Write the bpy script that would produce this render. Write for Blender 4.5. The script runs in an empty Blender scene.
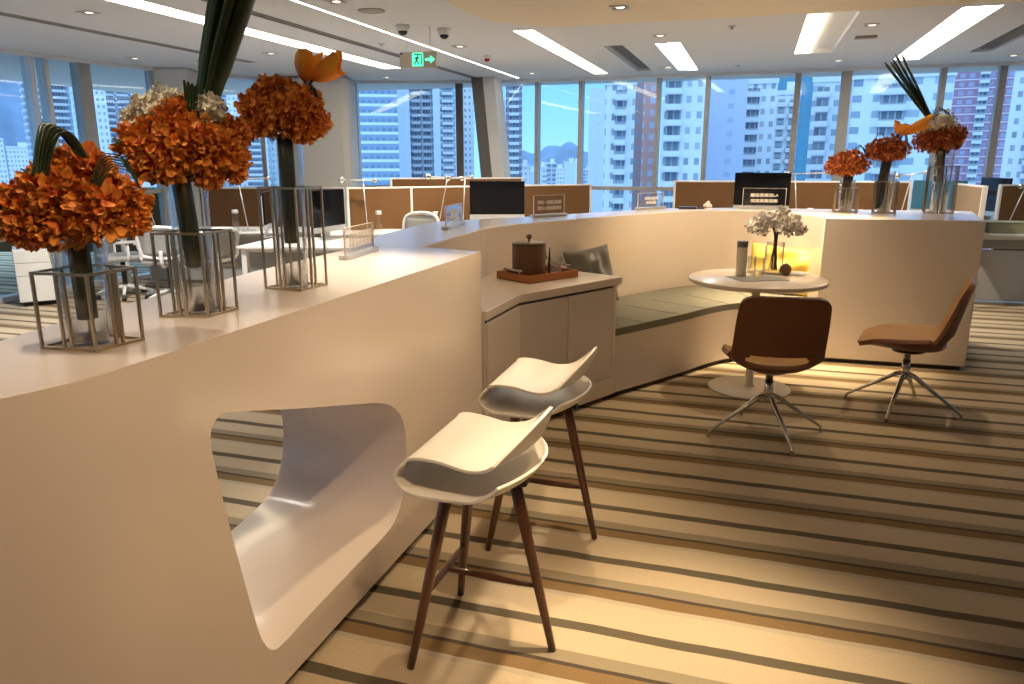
import bpy, bmesh, math, random
from mathutils import Vector, Matrix, Euler
S = bpy.context.scene
COL = S.collection
PI = math.pi
random.seed(7)
# ------------------------------------------------------------------ camera
FPX, PIT, YAW, CH = 750.0, math.radians(13.56), math.radians(17.7), 1.55
cam_d = bpy.data.cameras.new('camera'); cam = bpy.data.objects.new('camera', cam_d); COL.objects.link(cam)
cam.location = (0, 0, CH); cam.rotation_euler = (PI/2-PIT, 0, YAW)
cam_d.sensor_width = 36; cam_d.lens = FPX/1024*36; cam_d.clip_start = .05; cam_d.clip_end = 3000
S.camera = cam
# ------------------------------------------------------------------ world (dusk sky)
w = bpy.data.worlds.new('dusk_sky'); S.world = w; w.use_nodes = True
nt = w.node_tree; nt.nodes.clear()
o_ = nt.nodes.new('ShaderNodeOutputWorld'); bg = nt.nodes.new('ShaderNodeBackground')
tc = nt.nodes.new('ShaderNodeTexCoord'); sp = nt.nodes.new('ShaderNodeSeparateXYZ'); rp = nt.nodes.new('ShaderNodeValToRGB')
nt.links.new(tc.outputs['Generated'], sp.inputs[0]); nt.links.new(sp.outputs['Z'], rp.inputs[0])
nt.links.new(rp.outputs[0], bg.inputs[0]); nt.links.new(bg.outputs[0], o_.inputs[0])
e = rp.color_ramp.elements
e[0].position = 0.0; e[0].color = (.24, .42, .64, 1)
e[1].position = .6; e[1].color = (.72, .88, 1.0, 1)
n = e.new(.10); n.color = (.15, .34, .62, 1)
bg.inputs[1].default_value = 1.6
# ------------------------------------------------------------------ lamps of the room and added fill spots
WARM = (1.0, .76, .46); WARM2 = (1.0, .84, .62); WHITE = (1.0, .93, .84)
KW = 1.42   # wattage factor common to all downlights and fill spots
def spot(name, loc, target, watts, deg, blend=.6, color=WARM, r=.04):
    d = bpy.data.lights.new(name, 'SPOT'); d.energy = watts*KW; d.spot_size = math.radians(deg); d.spot_blend = blend
    d.color = color; d.shadow_soft_size = r
    o = bpy.data.objects.new(name, d); COL.objects.link(o); o.location = loc
    v = Vector(target)-Vector(loc); o.rotation_euler = v.to_track_quat('-Z', 'Y').to_euler(); return o
spot('downlight_floor_front', (-.25, 2.35, 2.70), (-.02, 1.95, 0), 210, 44, 1.0)
spot('downlight_counter', (-1.75, 3.0, 2.70), (-1.60, 2.70, 1.1), 95, 50, 1.0, WARM2)
spot('downlight_counter_near', (-1.75, 1.2, 2.70), (-1.60, 1.7, 1.1), 26, 70, 1.0, WARM2)
spot('downlight_stools', (-.75, 3.6, 2.70), (-.78, 2.5, .5), 75, 60, .8)
spot('downlight_nook', (.36, 6.20, 2.70), (.40, 6.35, 0), 300, 50, .9)
spot('fill_nook_wide', (-.1, 5.9, 2.70), (-.35, 6.8, .6), 115, 95, .9)  # added fill to lift the nook wall, no fitting there
spot('downlight_table', (.0, 5.55, 2.70), (.1, 5.3, 0), 30, 70, .8)
spot('downlight_chairs', (1.0, 5.5, 2.70), (1.0, 5.0, 0), 26, 75, .8)
spot('fill_bar_face', (.2, 1.0, 2.70), (-1.25, 1.30, .6), 82, 66, 1.0, (1.0, .70, .40))  # unseen spot added to brighten the counter face
spot('fill_bar_face_far', (.1, 2.4, 2.70), (-1.25, 2.7, .6), 34, 70, 1.0, (1.0, .70, .40))  # second added spot, for the far half of the counter face
spot('fill_front_centre', (.3, 1.6, 2.70), (-.9, 3.4, .6), 18, 90, .9)  # added ambient fill without a fitting
spot('downlight_cabinet', (-.9, 4.4, 2.70), (-1.2, 4.6, .8), 22, 80, .9)
spot('fill_block_face', (.9, 3.4, 2.70), (.9, 6.2, .7), 24, 50, .9)  # added to light the face of the square block, source unseen
spot('downlight_desk_left', (-5.4, 5.3, 2.70), (-5.6, 5.9, 0), 170, 120, .9, WHITE)
spot('fill_behind_bar', (-3.6, 3.9, 2.70), (-3.2, 3.6, 0), 28, 120, 1.0, WHITE, .25)  # soft added light on the floor behind the bar, no fitting
spot('downlight_desk_mid', (-3.2, 7.9, 2.70), (-3.4, 8.6, 0), 130, 130, .9, WARM2)
spot('downlight_desk_right', (1.0, 8.05, 2.70), (1.0, 9.0, 0), 100, 130, .9, WARM2)
S.view_settings.view_transform = 'Standard'; S.view_settings.look = 'None'
S.view_settings.exposure = 0.80; S.view_settings.gamma = 1.0; S.view_settings.use_curve_mapping = False
S.cycles.use_denoising = True; S.cycles.max_bounces = 8; S.cycles.transparent_max_bounces = 16
S.cycles.caustics_reflective = False; S.cycles.caustics_refractive = False; S.cycles.sample_clamp_indirect = 6
# ------------------------------------------------------------------ survey helpers: sight line -> world point
_F = Vector((-math.sin(YAW)*math.cos(PIT), math.cos(YAW)*math.cos(PIT), -math.sin(PIT)))
_R = Vector((math.cos(YAW), math.sin(YAW), 0)); _D = _F.cross(_R)
def _ray(u, v): return _F*FPX+_R*(u-512)+_D*(v-342)
def P(u, v, z): d = _ray(u, v); return Vector((0, 0, CH))+d*((z-CH)/d.z)
def PY(u, v, y): d = _ray(u, v); return Vector((0, 0, CH))+d*(y/d.y)
def zat(u, v, p): d = _ray(u, v); return CH+d.z*math.hypot(p[0], p[1])/math.hypot(d.x, d.y)
# ------------------------------------------------------------------ materials
def _mat(name):
    m = bpy.data.materials.new(name); m.use_nodes = True
    return m, m.node_tree, m.node_tree.nodes['Principled BSDF']
def mat(name, c, rough=.5, metal=0, noise=.06, scale=8, bump=0, bscale=60, coat=0, trans=0, ior=1.45, emis=None, estr=0, spec=.5, sheen=0):
    m, t, b = _mat(name)
    b.inputs['Roughness'].default_value = rough; b.inputs['Metallic'].default_value = metal
    b.inputs['Specular IOR Level'].default_value = spec
    if coat: b.inputs['Coat Weight'].default_value = coat; b.inputs['Coat Roughness'].default_value = .08
    if sheen: b.inputs['Sheen Weight'].default_value = sheen
    if trans: b.inputs['Transmission Weight'].default_value = trans; b.inputs['IOR'].default_value = ior
    tx = t.nodes.new('ShaderNodeTexCoord')
    nz = t.nodes.new('ShaderNodeTexNoise'); nz.inputs['Scale'].default_value = scale; nz.inputs['Detail'].default_value = 3
    t.links.new(tx.outputs['Object'], nz.inputs['Vector'])
    mx = t.nodes.new('ShaderNodeMix'); mx.data_type = 'RGBA'
    mx.inputs['A'].default_value = (*[min(1, x*(1-noise)) for x in c], 1); mx.inputs['B'].default_value = (*[min(1, x*(1+noise)) for x in c], 1)
    t.links.new(nz.outputs['Fac'], mx.inputs['Factor']); t.links.new(mx.outputs['Result'], b.inputs['Base Color'])
    if bump:
        n2 = t.nodes.new('ShaderNodeTexNoise'); n2.inputs['Scale'].default_value = bscale; n2.inputs['Detail'].default_value = 4
        t.links.new(tx.outputs['Object'], n2.inputs['Vector'])
        bp = t.nodes.new('ShaderNodeBump'); bp.inputs['Strength'].default_value = bump; bp.inputs['Distance'].default_value = .01
        t.links.new(n2.outputs['Fac'], bp.inputs['Height']); t.links.new(bp.outputs['Normal'], b.inputs['Normal'])
    if emis: b.inputs['Emission Color'].default_value = (*emis, 1); b.inputs['Emission Strength'].default_value = estr
    return m
def glass_mat(name, tint=(.95, .97, .98), refl=.9, edge=0.0):
    """thin clear glass: mostly transparent with a fresnel reflection"""
    m = bpy.data.materials.new(name); m.use_nodes = True; t = m.node_tree; t.nodes.clear()
    o = t.nodes.new('ShaderNodeOutputMaterial'); tr = t.nodes.new('ShaderNodeBsdfTransparent'); gl = t.nodes.new('ShaderNodeBsdfGlossy')
    fr = t.nodes.new('ShaderNodeLayerWeight'); pw = t.nodes.new('ShaderNodeMath'); pw.operation = 'POWER'; pw.inputs[1].default_value = 4.5; ad = t.nodes.new('ShaderNodeMath'); ad.operation = 'ADD'; ad.inputs[1].default_value = .04; mx = t.nodes.new('ShaderNodeMixShader'); ml = t.nodes.new('ShaderNodeMath'); ml.operation = 'MULTIPLY'
    fr.inputs[0].default_value = .5; t.links.new(fr.outputs['Facing'], pw.inputs[0]); t.links.new(pw.outputs[0], ad.inputs[0]); ml.inputs[1].default_value = refl; gl.inputs['Roughness'].default_value = .02
    tr.inputs[0].default_value = (*tint, 1)
    ml.use_clamp = True; t.links.new(ad.outputs[0], ml.inputs[0]); t.links.new(ml.outputs[0], mx.inputs[0]); t.links.new(tr.outputs[0], mx.inputs[1]); t.links.new(gl.outputs[0], mx.inputs[2])
    t.links.new(mx.outputs[0], o.inputs[0])
    if edge:
        lw = t.nodes.new('ShaderNodeLayerWeight'); lw.inputs[0].default_value = edge
        cm = t.nodes.new('ShaderNodeMix'); cm.data_type = 'RGBA'
        cm.inputs['A'].default_value = (*tint, 1); cm.inputs['B'].default_value = (tint[0]*.72, tint[1]*.75, tint[2]*.78, 1)
        t.links.new(lw.outputs['Facing'], cm.inputs['Factor']); t.links.new(cm.outputs['Result'], tr.inputs[0])
    return m
M = {}
M['solid'] = mat('white_solid_surface', (.79, .695, .62), .24, noise=.015, scale=2, coat=.25)
M['lacquer'] = mat('warm_white_lacquer', (.74, .655, .59), .38, noise=.015, scale=2)
M['plinth'] = mat('dark_plinth', (.03, .025, .022), .6)
M['ceil'] = mat('ceiling_paint', (.76, .80, .88), .85, noise=.01, scale=1)
M['ceil2'] = mat('warm_lit_ceiling', (.84, .77, .64), .85, noise=.01, scale=1)  # tone made warmer and brighter to stand for lamplight on the soffit
M['recess'] = mat('recess_paint', (.40, .39, .38), .8)
M['wall'] = mat('wall_paint', (.62, .58, .53), .85, noise=.02, scale=1)
M['column'] = mat('column_paint', (.66, .65, .64), .7, noise=.01, scale=1)
M['alu'] = mat('painted_aluminium', (.36, .35, .34), .45, .2)
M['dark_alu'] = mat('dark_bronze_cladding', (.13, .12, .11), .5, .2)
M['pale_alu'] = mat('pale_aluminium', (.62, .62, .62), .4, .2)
M['gold'] = mat('champagne_brass', (.50, .40, .27), .28, .9)
M['chrome'] = mat('polished_chrome', (.75, .75, .75), .08, 1)
M['brushed'] = mat('brushed_steel', (.55, .52, .47), .25, 1)
M['glass'] = glass_mat('clear_glass', (.98, .985, .985), 1.3, .3)
M['acrylic'] = glass_mat('clear_acrylic', (.90, .88, .86), 1.2)
M['acrylic_edge'] = mat('frosted_acrylic_edge', (.85, .72, .64), .3)
M['pane'] = glass_mat('facade_glass', (.80, .92, 1.0), .55)
M['wood'] = mat('walnut', (.115, .045, .022), .35, noise=.3, scale=14, coat=.2)
M['tray'] = mat('orange_leather', (.40, .13, .035), .4, noise=.12)
M['bucket'] = mat('brown_leather', (.125, .062, .030), .42, bump=.15, bscale=150)
M['white_plastic'] = mat('white_plastic', (.80, .76, .70), .33, noise=.01)
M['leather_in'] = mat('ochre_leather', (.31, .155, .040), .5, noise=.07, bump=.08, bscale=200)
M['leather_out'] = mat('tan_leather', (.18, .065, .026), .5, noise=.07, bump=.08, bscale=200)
M['cush'] = mat('bench_fabric', (.19, .185, .145), .8, noise=.12, scale=20, bump=.2, bscale=160)
M['satin'] = mat('grey_satin', (.13, .12, .10), .32, noise=.2, scale=12, sheen=.5)
M['yellow'] = mat('yellow_satin', (.80, .55, .10), .5, noise=.12, scale=14)
M['white'] = mat('white_laminate', (.78, .78, .77), .4, noise=.01)
M['metalwhite'] = mat('white_steel', (.70, .70, .71), .4, noise=.01)
M['part'] = mat('caramel_fabric', (.135, .062, .020), .9, noise=.08, scale=60)
M['part2'] = mat('beige_fabric', (.26, .18, .11), .9, noise=.06, scale=60)
M['partframe'] = mat('partition_frame', (.72, .70, .67), .4)
M['grey_panel'] = mat('grey_laminate', (.42, .42, .42), .5, noise=.02)
M['black'] = mat('black_plastic', (.012, .012, .013), .35)
M['screen'] = mat('black_screen', (.004, .004, .005), .12, spec=.3)
M['teal'] = mat('blue_reflection_screen', (.03, .12, .20), .35)  # blue tone stands in for the window reflected in the screen
M['silver'] = mat('silver_aluminium', (.60, .60, .61), .35, .6)
M['mesh'] = mat('grey_mesh_fabric', (.30, .30, .30), .8, noise=.1, scale=80)
M['rubber'] = mat('black_rubber', (.015, .015, .015), .6)
M['stem'] = mat('dark_green_stems', (.028, .035, .016), .45, noise=.4, scale=30)
M['blade'] = mat('green_blade', (.03, .055, .022), .42, noise=.3, scale=20)
M['orchid'] = mat('white_orchid', (.80, .76, .70), .6, noise=.05, scale=30)
M['white_petal'] = mat('cream_hydrangea', (.85, .80, .66), .6, noise=.05, scale=30)
M['bud'] = mat('dark_bud', (.10, .05, .03), .6)
M['paper'] = mat('grey_paper', (.30, .29, .28), .6)
M['box'] = mat('olive_box', (.30, .29, .20), .6)
M['green_led'] = mat('green_led', (.05, .6, .35), .5, emis=(.10, .95, .45), estr=1.0)
M['sign_grey'] = mat('sign_housing', (.55, .47, .40), .5)
M['red'] = mat('red_lens', (.35, .02, .02), .3)
M['char'] = mat('white_lettering', (.92, .86, .80), .5)
M['lamp'] = mat('lamp_diffuser', (.9, .85, .75), .5, emis=(1.0, .84, .60), estr=7)
M['lamp_cool'] = mat('lamp_diffuser_bright', (.9, .9, .85), .5, emis=(1.0, .92, .76), estr=8)
M['lamp_dim'] = mat('lamp_diffuser_amber', (.9, .8, .6), .5, emis=(1.0, .80, .50), estr=2.4)
M['spotbright'] = mat('downlight_reflector', (.9, .9, .85), .3, emis=(1.0, .93, .80), estr=1.5)
M['kettle'] = mat('wooden_ball', (.12, .06, .022), .45, noise=.3, scale=30)
M['bottle'] = mat('pale_bottle', (.72, .68, .55), .15, coat=.5)
M['bottlecap'] = mat('grey_cap', (.16, .15, .15), .35)
def petal_mat(name, deep, edge):
    m, t, b = _mat(name); b.inputs['Roughness'].default_value = .6
    a = t.nodes.new('ShaderNodeAttribute'); a.attribute_name = 'tone'
    r = t.nodes.new('ShaderNodeValToRGB'); t.links.new(a.outputs['Fac'], r.inputs[0])
    r.color_ramp.elements[0].color = (*deep, 1); r.color_ramp.elements[1].color = (*edge, 1)
    t.links.new(r.outputs[0], b.inputs['Base Color']); b.inputs['Subsurface Weight'].default_value = 0
    return m
M['petal'] = petal_mat('orange_petal', (.50, .085, .012), (1.0, .46, .075))
M['lily'] = petal_mat('orange_lily', (.90, .20, .008), (1.0, .46, .03))
M['rust'] = petal_mat('rust_petal', (.30, .05, .012), (.85, .30, .06))
def carpet_mat():
    m, t, b = _mat('striped_carpet'); b.inputs['Roughness'].default_value = .95; b.inputs['Specular IOR Level'].default_value = .15
    N = t.nodes.new; L = t.links.new
    tx = N('ShaderNodeTexCoord'); s = N('ShaderNodeSeparateXYZ'); L(tx.outputs['Object'], s.inputs[0])
    nz = N('ShaderNodeTexNoise'); nz.inputs['Scale'].default_value = 3.0; nz.inputs['Detail'].default_value = 2; L(tx.outputs['Object'], nz.inputs['Vector'])
    def mt(op, a, b_=None):
        n = N('ShaderNodeMath'); n.operation = op
        for i, v in enumerate((a, b_)):
            if v is None: continue
            if isinstance(v, (int, float)): n.inputs[i].default_value = v
            else: L(v, n.inputs[i])
        return n.outputs[0]
    off = mt('MULTIPLY', mt('SUBTRACT', nz.outputs['Fac'], .5), .022)
    y = mt('ADD', mt('SUBTRACT', s.outputs['Y'], 2.21-.465*40), off)
    fr = mt('FRACT', mt('DIVIDE', y, .465))
    r = N('ShaderNodeValToRGB'); L(fr, r.inputs[0]); cr = r.color_ramp; cr.interpolation = 'CONSTANT'
    dk = (.115, .095, .065); lt = (.50, .405, .285); gs = (.42, .36, .27); br = (.21, .135, .065); td = (.075, .058, .045); tp = (.27, .225, .155); lt2 = (.48, .385, .27)
    stops = [(0, dk), (.095, lt), (.40, gs), (.455, br), (.585, td), (.625, tp), (.745, lt2), (.995, dk)]
    cr.elements[0].position = 0; cr.elements[0].color = (*dk, 1); cr.elements[1].position = .095; cr.elements[1].color = (*lt, 1)
    for p, c in stops[2:]:
        e = cr.elements.new(p); e.color = (*c, 1)
    # broad tonal variation period to period, plus pile
    n2 = N('ShaderNodeTexNoise'); n2.inputs['Scale'].default_value = 110; n2.inputs['Detail'].default_value = 3; L(tx.outputs['Object'], n2.inputs['Vector'])
    n3 = N('ShaderNodeTexNoise'); n3.inputs['Scale'].default_value = 1.3; L(tx.outputs['Object'], n3.inputs['Vector'])
    mx = N('ShaderNodeMix'); mx.data_type = 'RGBA'; mx.blend_type = 'MULTIPLY'; mx.inputs['Factor'].default_value = 1
    f = mt('ADD', mt('MULTIPLY', n2.outputs['Fac'], .22), mt('MULTIPLY', n3.outputs['Fac'], .22)); f = mt('ADD', f, .78)
    cb = N('ShaderNodeCombineColor'); L(f, cb.inputs[0]); L(f, cb.inputs[1]); L(f, cb.inputs[2])
    L(r.outputs[0], mx.inputs['A']); L(cb.outputs[0], mx.inputs['B']); L(mx.outputs['Result'], b.inputs['Base Color'])
    bp = N('ShaderNodeBump'); bp.inputs['Strength'].default_value = .35; bp.inputs['Distance'].default_value = .01; L(n2.outputs['Fac'], bp.inputs['Height']); L(bp.outputs['Normal'], b.inputs['Normal'])
    return m
M['carpet'] = carpet_mat()
# ------------------------------------------------------------------ mesh helpers
def link(name, bm, m, parent=None, smooth=False, loc=None, rot=None, bevel=0, mats=None, recalc=True):
    if recalc: bmesh.ops.recalc_face_normals(bm, faces=bm.faces)
    me = bpy.data.meshes.new(name); bm.to_mesh(me); bm.free()
    for x in (mats or [m]): me.materials.append(x)
    if smooth:
        for p in me.polygons: p.use_smooth = True
    o = bpy.data.objects.new(name, me); COL.objects.link(o)
    if parent: o.parent = parent
    if loc is not None: o.location = loc
    if rot is not None: o.rotation_euler = rot
    if bevel:
        b = o.modifiers.new('bevel', 'BEVEL'); b.width = bevel; b.segments = 2; b.limit_method = 'ANGLE'; b.angle_limit = .6
    return o
def tag(o, label, cat=None, group=None, kind=None):
    if label: o['label'] = label
    if cat: o['category'] = cat
    if group: o['group'] = group
    if kind: o['kind'] = kind
    return o
def thing(name, label, cat, loc=(0, 0, 0), rz=0, group=None):
    o = bpy.data.objects.new(name, None); COL.objects.link(o); o.location = loc; o.rotation_euler = (0, 0, rz); o.empty_display_size = .05
    return tag(o, label, cat, group)
def struct(o, label=None): o['kind'] = 'structure'; return tag(o, label) if label else o
def box(bm, c, s, rz=0, rot=None):
    mtx = Matrix.Translation(Vector(c)) @ (rot.to_4x4() if rot else Matrix.Rotation(rz, 4, 'Z')) @ Matrix.Diagonal((s[0], s[1], s[2], 1))
    return bmesh.ops.create_cube(bm, size=1, matrix=mtx)['verts']
def bx(x0, x1, y0, y1, z0, z1):
    bm = bmesh.new(); box(bm, ((x0+x1)/2, (y0+y1)/2, (z0+z1)/2), (x1-x0, y1-y0, z1-z0)); return bm
def prism(bm, pts, z0, z1):
    a = [bm.verts.new((p[0], p[1], z0)) for p in pts]; b = [bm.verts.new((p[0], p[1], z1)) for p in pts]; n = len(pts)
    bm.faces.new(a[::-1]); bm.faces.new(b)
    for i in range(n): bm.faces.new((a[i], a[(i+1) % n], b[(i+1) % n], b[i]))
def tube(bm, pts, r, seg=8, flat=1.0, cap=True):
    pts = [Vector(p) for p in pts]; n = len(pts); rings = []; up = None
    for i, p in enumerate(pts):
        t = (pts[min(i+1, n-1)]-pts[max(i-1, 0)]).normalized()
        if up is None:
            up = Vector((0, 0, 1)) if abs(t.z) < .95 else Vector((1, 0, 0))
        s = t.cross(up).normalized(); up = s.cross(t).normalized()
        rr = r[i] if isinstance(r, (list, tuple)) else r
        rings.append([bm.verts.new(p+s*math.cos(2*PI*k/seg)*rr+up*math.sin(2*PI*k/seg)*rr*flat) for k in range(seg)])
    for i in range(n-1):
        for k in range(seg): bm.faces.new((rings[i][k], rings[i][(k+1) % seg], rings[i+1][(k+1) % seg], rings[i+1][k]))
    if cap: bm.faces.new(rings[0][::-1]); bm.faces.new(rings[-1])
def lathe(bm, prof, seg=32, c=(0, 0, 0), caps=True):
    rings = []
    for r, z in prof:
        rings.append([bm.verts.new((c[0]+r*math.cos(2*PI*k/seg), c[1]+r*math.sin(2*PI*k/seg), c[2]+z)) for k in range(seg)])
    for i in range(len(rings)-1):
        for k in range(seg): bm.faces.new((rings[i][k], rings[i][(k+1) % seg], rings[i+1][(k+1) % seg], rings[i+1][k]))
    if caps:
        if prof[0][0] > 1e-4: bm.faces.new(rings[0][::-1])
        if prof[-1][0] > 1e-4: bm.faces.new(rings[-1])
    bmesh.ops.remove_doubles(bm, verts=[v for v in bm.verts], dist=1e-5)
def ball(bm, c, r, seg=16, sc=(1, 1, 1)):
    bmesh.ops.create_uvsphere(bm, u_segments=seg, v_segments=seg//2+2, radius=1, matrix=Matrix.Translation(Vector(c)) @ Matrix.Diagonal((r*sc[0], r*sc[1], r*sc[2], 1)))
def islands(name, bm, m, parent=None, **k):
    """link every loose piece as a part of its own"""
    left = set(bm.verts); out = []
    while left:
        st = [left.pop()]; seen = {st[0]}
        while st:
            v = st.pop()
            for e in v.link_edges:
                w_ = e.other_vert(v)
                if w_ not in seen: seen.add(w_); st.append(w_); left.discard(w_)
        nb = bmesh.new(); mp = {v: nb.verts.new(v.co) for v in seen}; fs = {f for v in seen for f in v.link_faces}
        for f in fs: nb.faces.new([mp[v] for v in f.verts])
        out.append(link(name, nb, m, parent, **k))
    bm.free(); return out
def rbox(name, bm, m, parent=None, bevel=.004, **k): return link(name, bm, m, parent, bevel=bevel, **k)
def copy_tree(o, parent=None):
    c = o.copy(); COL.objects.link(c); c.parent = parent
    for ch in list(o.children): copy_tree(ch, c)
    return c
def text_mesh(body, size, name='lettering'):
    size *= 1.08
    cu = bpy.data.curves.new(name, 'FONT'); cu.body = body; cu.size = size; cu.align_x = 'CENTER'; cu.align_y = 'CENTER'; cu.extrude = .0006; cu.offset = .0004; cu.resolution_u = 2
    o = bpy.data.objects.new(name, cu); COL.objects.link(o)
    dg = bpy.context.evaluated_depsgraph_get(); me = bpy.data.meshes.new_from_object(o.evaluated_get(dg)); bpy.data.objects.remove(o); return me
def cr(pts, n=8):
    """catmull-rom through pts"""
    pts = [Vector(p) for p in pts]; out = []
    for i in range(len(pts)-1):
        p0 = pts[max(i-1, 0)]; p1 = pts[i]; p2 = pts[i+1]; p3 = pts[min(i+2, len(pts)-1)]
        for k in range(n):
            t = k/n; out.append(.5*((2*p1)+(p2-p0)*t+(2*p0-5*p1+4*p2-p3)*t*t+(3*p1-p0-3*p2+p3)*t**3))
    out.append(pts[-1]); return out

CT = 1.13     # counter top height
ZC = 2.75     # ceiling height
# =================================================================== SHELL
b = bmesh.new(); box(b, (-1, 3.8, -.05), (24, 22, .1)); struct(link('floor', b, M['carpet']))
# facade line
FAC = [(-8.35, -3.5), (-8.2, 5.0), (-7.95, 8.0), (-7.3, 9.85), (-6.1, 10.85), (-5.0, 11.2), (-3.7, 11.6), (7.0, 11.22)]
def fy(x): return 11.6-.0355*(x+3.7)
# ceiling with real openings
holes = {'strip_long': (-4.86, -4.60, 3.0, 9.6), 'strip_mid': (-2.31, -2.10, 7.25, 11.05), 'strip_small': (-1.13, -.86, 8.45, 10.98),
         'strip_amber': (.30, .72, 7.2, 9.75), 'strip_bright': (1.47, 1.77, 7.27, 10.70), 'line': (-3.51, -3.465, 2.5, 11.25),
         'slot_b': (-4.17, -4.04, 3.0, 11.2), 'slot_a': (-6.20, -6.05, 3.0, 8.5), 'vent_mid': (-1.68, -1.46, 8.45, 10.9), 'vent_right': (2.18, 2.42, 8.0, 10.2)}
xs = sorted({-11.0, 8.0} | {h[0] for h in holes.values()} | {h[1] for h in holes.values()})
ys = sorted({-4.0, 12.4} | {h[2] for h in holes.values()} | {h[3] for h in holes.values()})
b = bmesh.new(); vv = {}
def gv(x, y):
    if (x, y) not in vv: vv[(x, y)] = b.verts.new((x, y, ZC))
    return vv[(x, y)]
for i in range(len(xs)-1):
    for j in range(len(ys)-1):
        cx, cy = (xs[i]+xs[i+1])/2, (ys[j]+ys[j+1])/2
        if any(h[0] < cx < h[1] and h[2] < cy < h[3] for h in holes.values()): continue
        b.faces.new((gv(xs[i], ys[j]), gv(xs[i+1], ys[j]), gv(xs[i+1], ys[j+1]), gv(xs[i], ys[j+1])))
struct(link('ceiling', b, M['ceil']))
b = bmesh.new(); box(b, (-1.5, 4.2, ZC+.30), (19, 16.4, .1)); struct(link('ceiling_slab', b, M['recess']))
def trough(h, depth=.10):
    x0, x1, y0, y1 = h; b = bmesh.new(); t = .006; z = ZC+depth/2
    box(b, (x0+t/2, (y0+y1)/2, z), (t, y1-y0, depth)); box(b, (x1-t/2, (y0+y1)/2, z), (t, y1-y0, depth))
    box(b, ((x0+x1)/2, y0+t/2, z), (x1-x0, t, depth)); box(b, ((x0+x1)/2, y1-t/2, z), (x1-x0, t, depth)); box(b, ((x0+x1)/2, (y0+y1)/2, ZC+depth), (x1-x0, y1-y0, .01)); return b
def striplight(key, label, m, dx0=0, dx1=0, depth=.05):
    h = holes[key]; t = thing('ceiling_light', label, 'ceiling light', ((h[0]+h[1])/2, (h[2]+h[3])/2, ZC), 0)
    o = link('housing', trough(h, depth), M['ceil'], t, loc=(-t.location.x, -t.location.y, -ZC))
    b = bmesh.new(); box(b, ((h[0]+dx0+h[1]-dx1)/2, (h[2]+h[3])/2, ZC+.012), (h[1]-h[0]-dx0-dx1-.012, h[3]-h[2]-.012, .02))
    link('diffuser', b, m, t, loc=(-t.location.x, -t.location.y, -ZC))
striplight('strip_long', 'long glowing strip light running across the left side of the ceiling', M['lamp'])
striplight('strip_mid', 'glowing strip light in the middle ceiling, left of the grey slot vent', M['lamp'])
striplight('strip_small', 'short white glowing strip light right of the grey slot vent', M['lamp_cool'], .13, 0)
striplight('strip_amber', 'amber glowing recessed light with a wide shaded right side', M['lamp_dim'], 0, .24)
striplight('strip_bright', 'bright diagonal looking strip light above the tall right flower vases', M['lamp_cool'], .07, 0)
striplight('line', 'very thin glowing line of light behind the exit sign', M['lamp_cool'])
for k, key in enumerate(('slot_b', 'slot_a')):
    o = link('trim_%d' % (k+1), trough(holes[key], .08), M['recess']); struct(o)
    h = holes[key]; b = bmesh.new(); box(b, ((h[0]+h[1])/2, (h[2]+h[3])/2, ZC+.03), (.02, h[3]-h[2]-.02, .05)); c = link('slot_blade', b, M['alu'], o)
def vent(key, label):
    h = holes[key]; t = thing('air_vent', label, 'vent', ((h[0]+h[1])/2, (h[2]+h[3])/2, ZC)); lc = (-t.location.x, -t.location.y, -ZC)
    link('vent_housing', trough(h, .06), M['ceil'], t, loc=lc)
    b = bmesh.new(); box(b, ((h[0]+h[1])/2+.02, (h[2]+h[3])/2, ZC+.045), (h[1]-h[0]-.06, h[3]-h[2]-.05, .01)); link('grille', b, mat('vent_grille', (.14, .14, .14), .6), t, loc=lc)
    b = bmesh.new()
    for i in range(5): box(b, (h[0]+.05+(h[1]-h[0]-.07)*i/4, (h[2]+h[3])/2, ZC+.03), (.006, h[3]-h[2]-.05, .02))
    islands('louvre', b, M['alu'], t, loc=lc)
vent('vent_mid', 'grey slot air vent in the middle ceiling between two strip lights')
vent('vent_right', 'grey slot air vent at the far right of the ceiling')
# lowered soffit near the camera (rounded corner), warm light put into its colour
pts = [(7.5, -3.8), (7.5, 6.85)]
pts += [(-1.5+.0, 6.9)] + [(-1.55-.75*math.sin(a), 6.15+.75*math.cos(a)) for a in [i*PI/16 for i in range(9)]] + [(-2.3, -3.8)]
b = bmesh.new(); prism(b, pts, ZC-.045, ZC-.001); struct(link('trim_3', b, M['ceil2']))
# walls out of view that close the room
struct(link('wall_back', bx(-9, 7.6, -3.9, -3.8, 0, ZC), M['wall'])); struct(link('wall_right', bx(7.5, 7.6, -3.8, 11.3, 0, ZC), M['wall']))
# facade: panes, mullions, transom, sill, pelmet
marks = []   # (point, width, material)
def fac_at(u, v):   # intersection with facade polyline, at eye-plan level
    d = _ray(u, v); best = None
    for (ax, ay), (bx_, by) in zip(FAC[:-1], FAC[1:]):
        ex, ey = bx_-ax, by-ay; det = d.x*(-ey)+d.y*ex
        if abs(det) < 1e-9: continue
        t = (ax*(-ey)+ay*ex)/det; s = (d.x*ay-d.y*ax)/det
        if t > 0 and -1e-6 <= s <= 1+1e-6 and (best is None or t < best[0]): best = (t, s, (ax+ex*s, ay+ey*s), math.atan2(ey, ex))
    return best
mull = [(26, 55, .05), (41, 57, .05), (79, 61, .17), (149, 70, .06), (203, 76, .06), (258, 78, .06), (354, 81, .10), (459, 81, .11), (538, 80, .055), (582, 79.5, .06), (660, 75, .055), (709, 74, .06), (799, 71, .08), (847.5, 70, .13), (944.5, 65, .07), (1004, 63, .08)]
pos = []
for u, v, wd in mull:
    r = fac_at(u, v); pos.append((r[2], r[3], wd))
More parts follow.
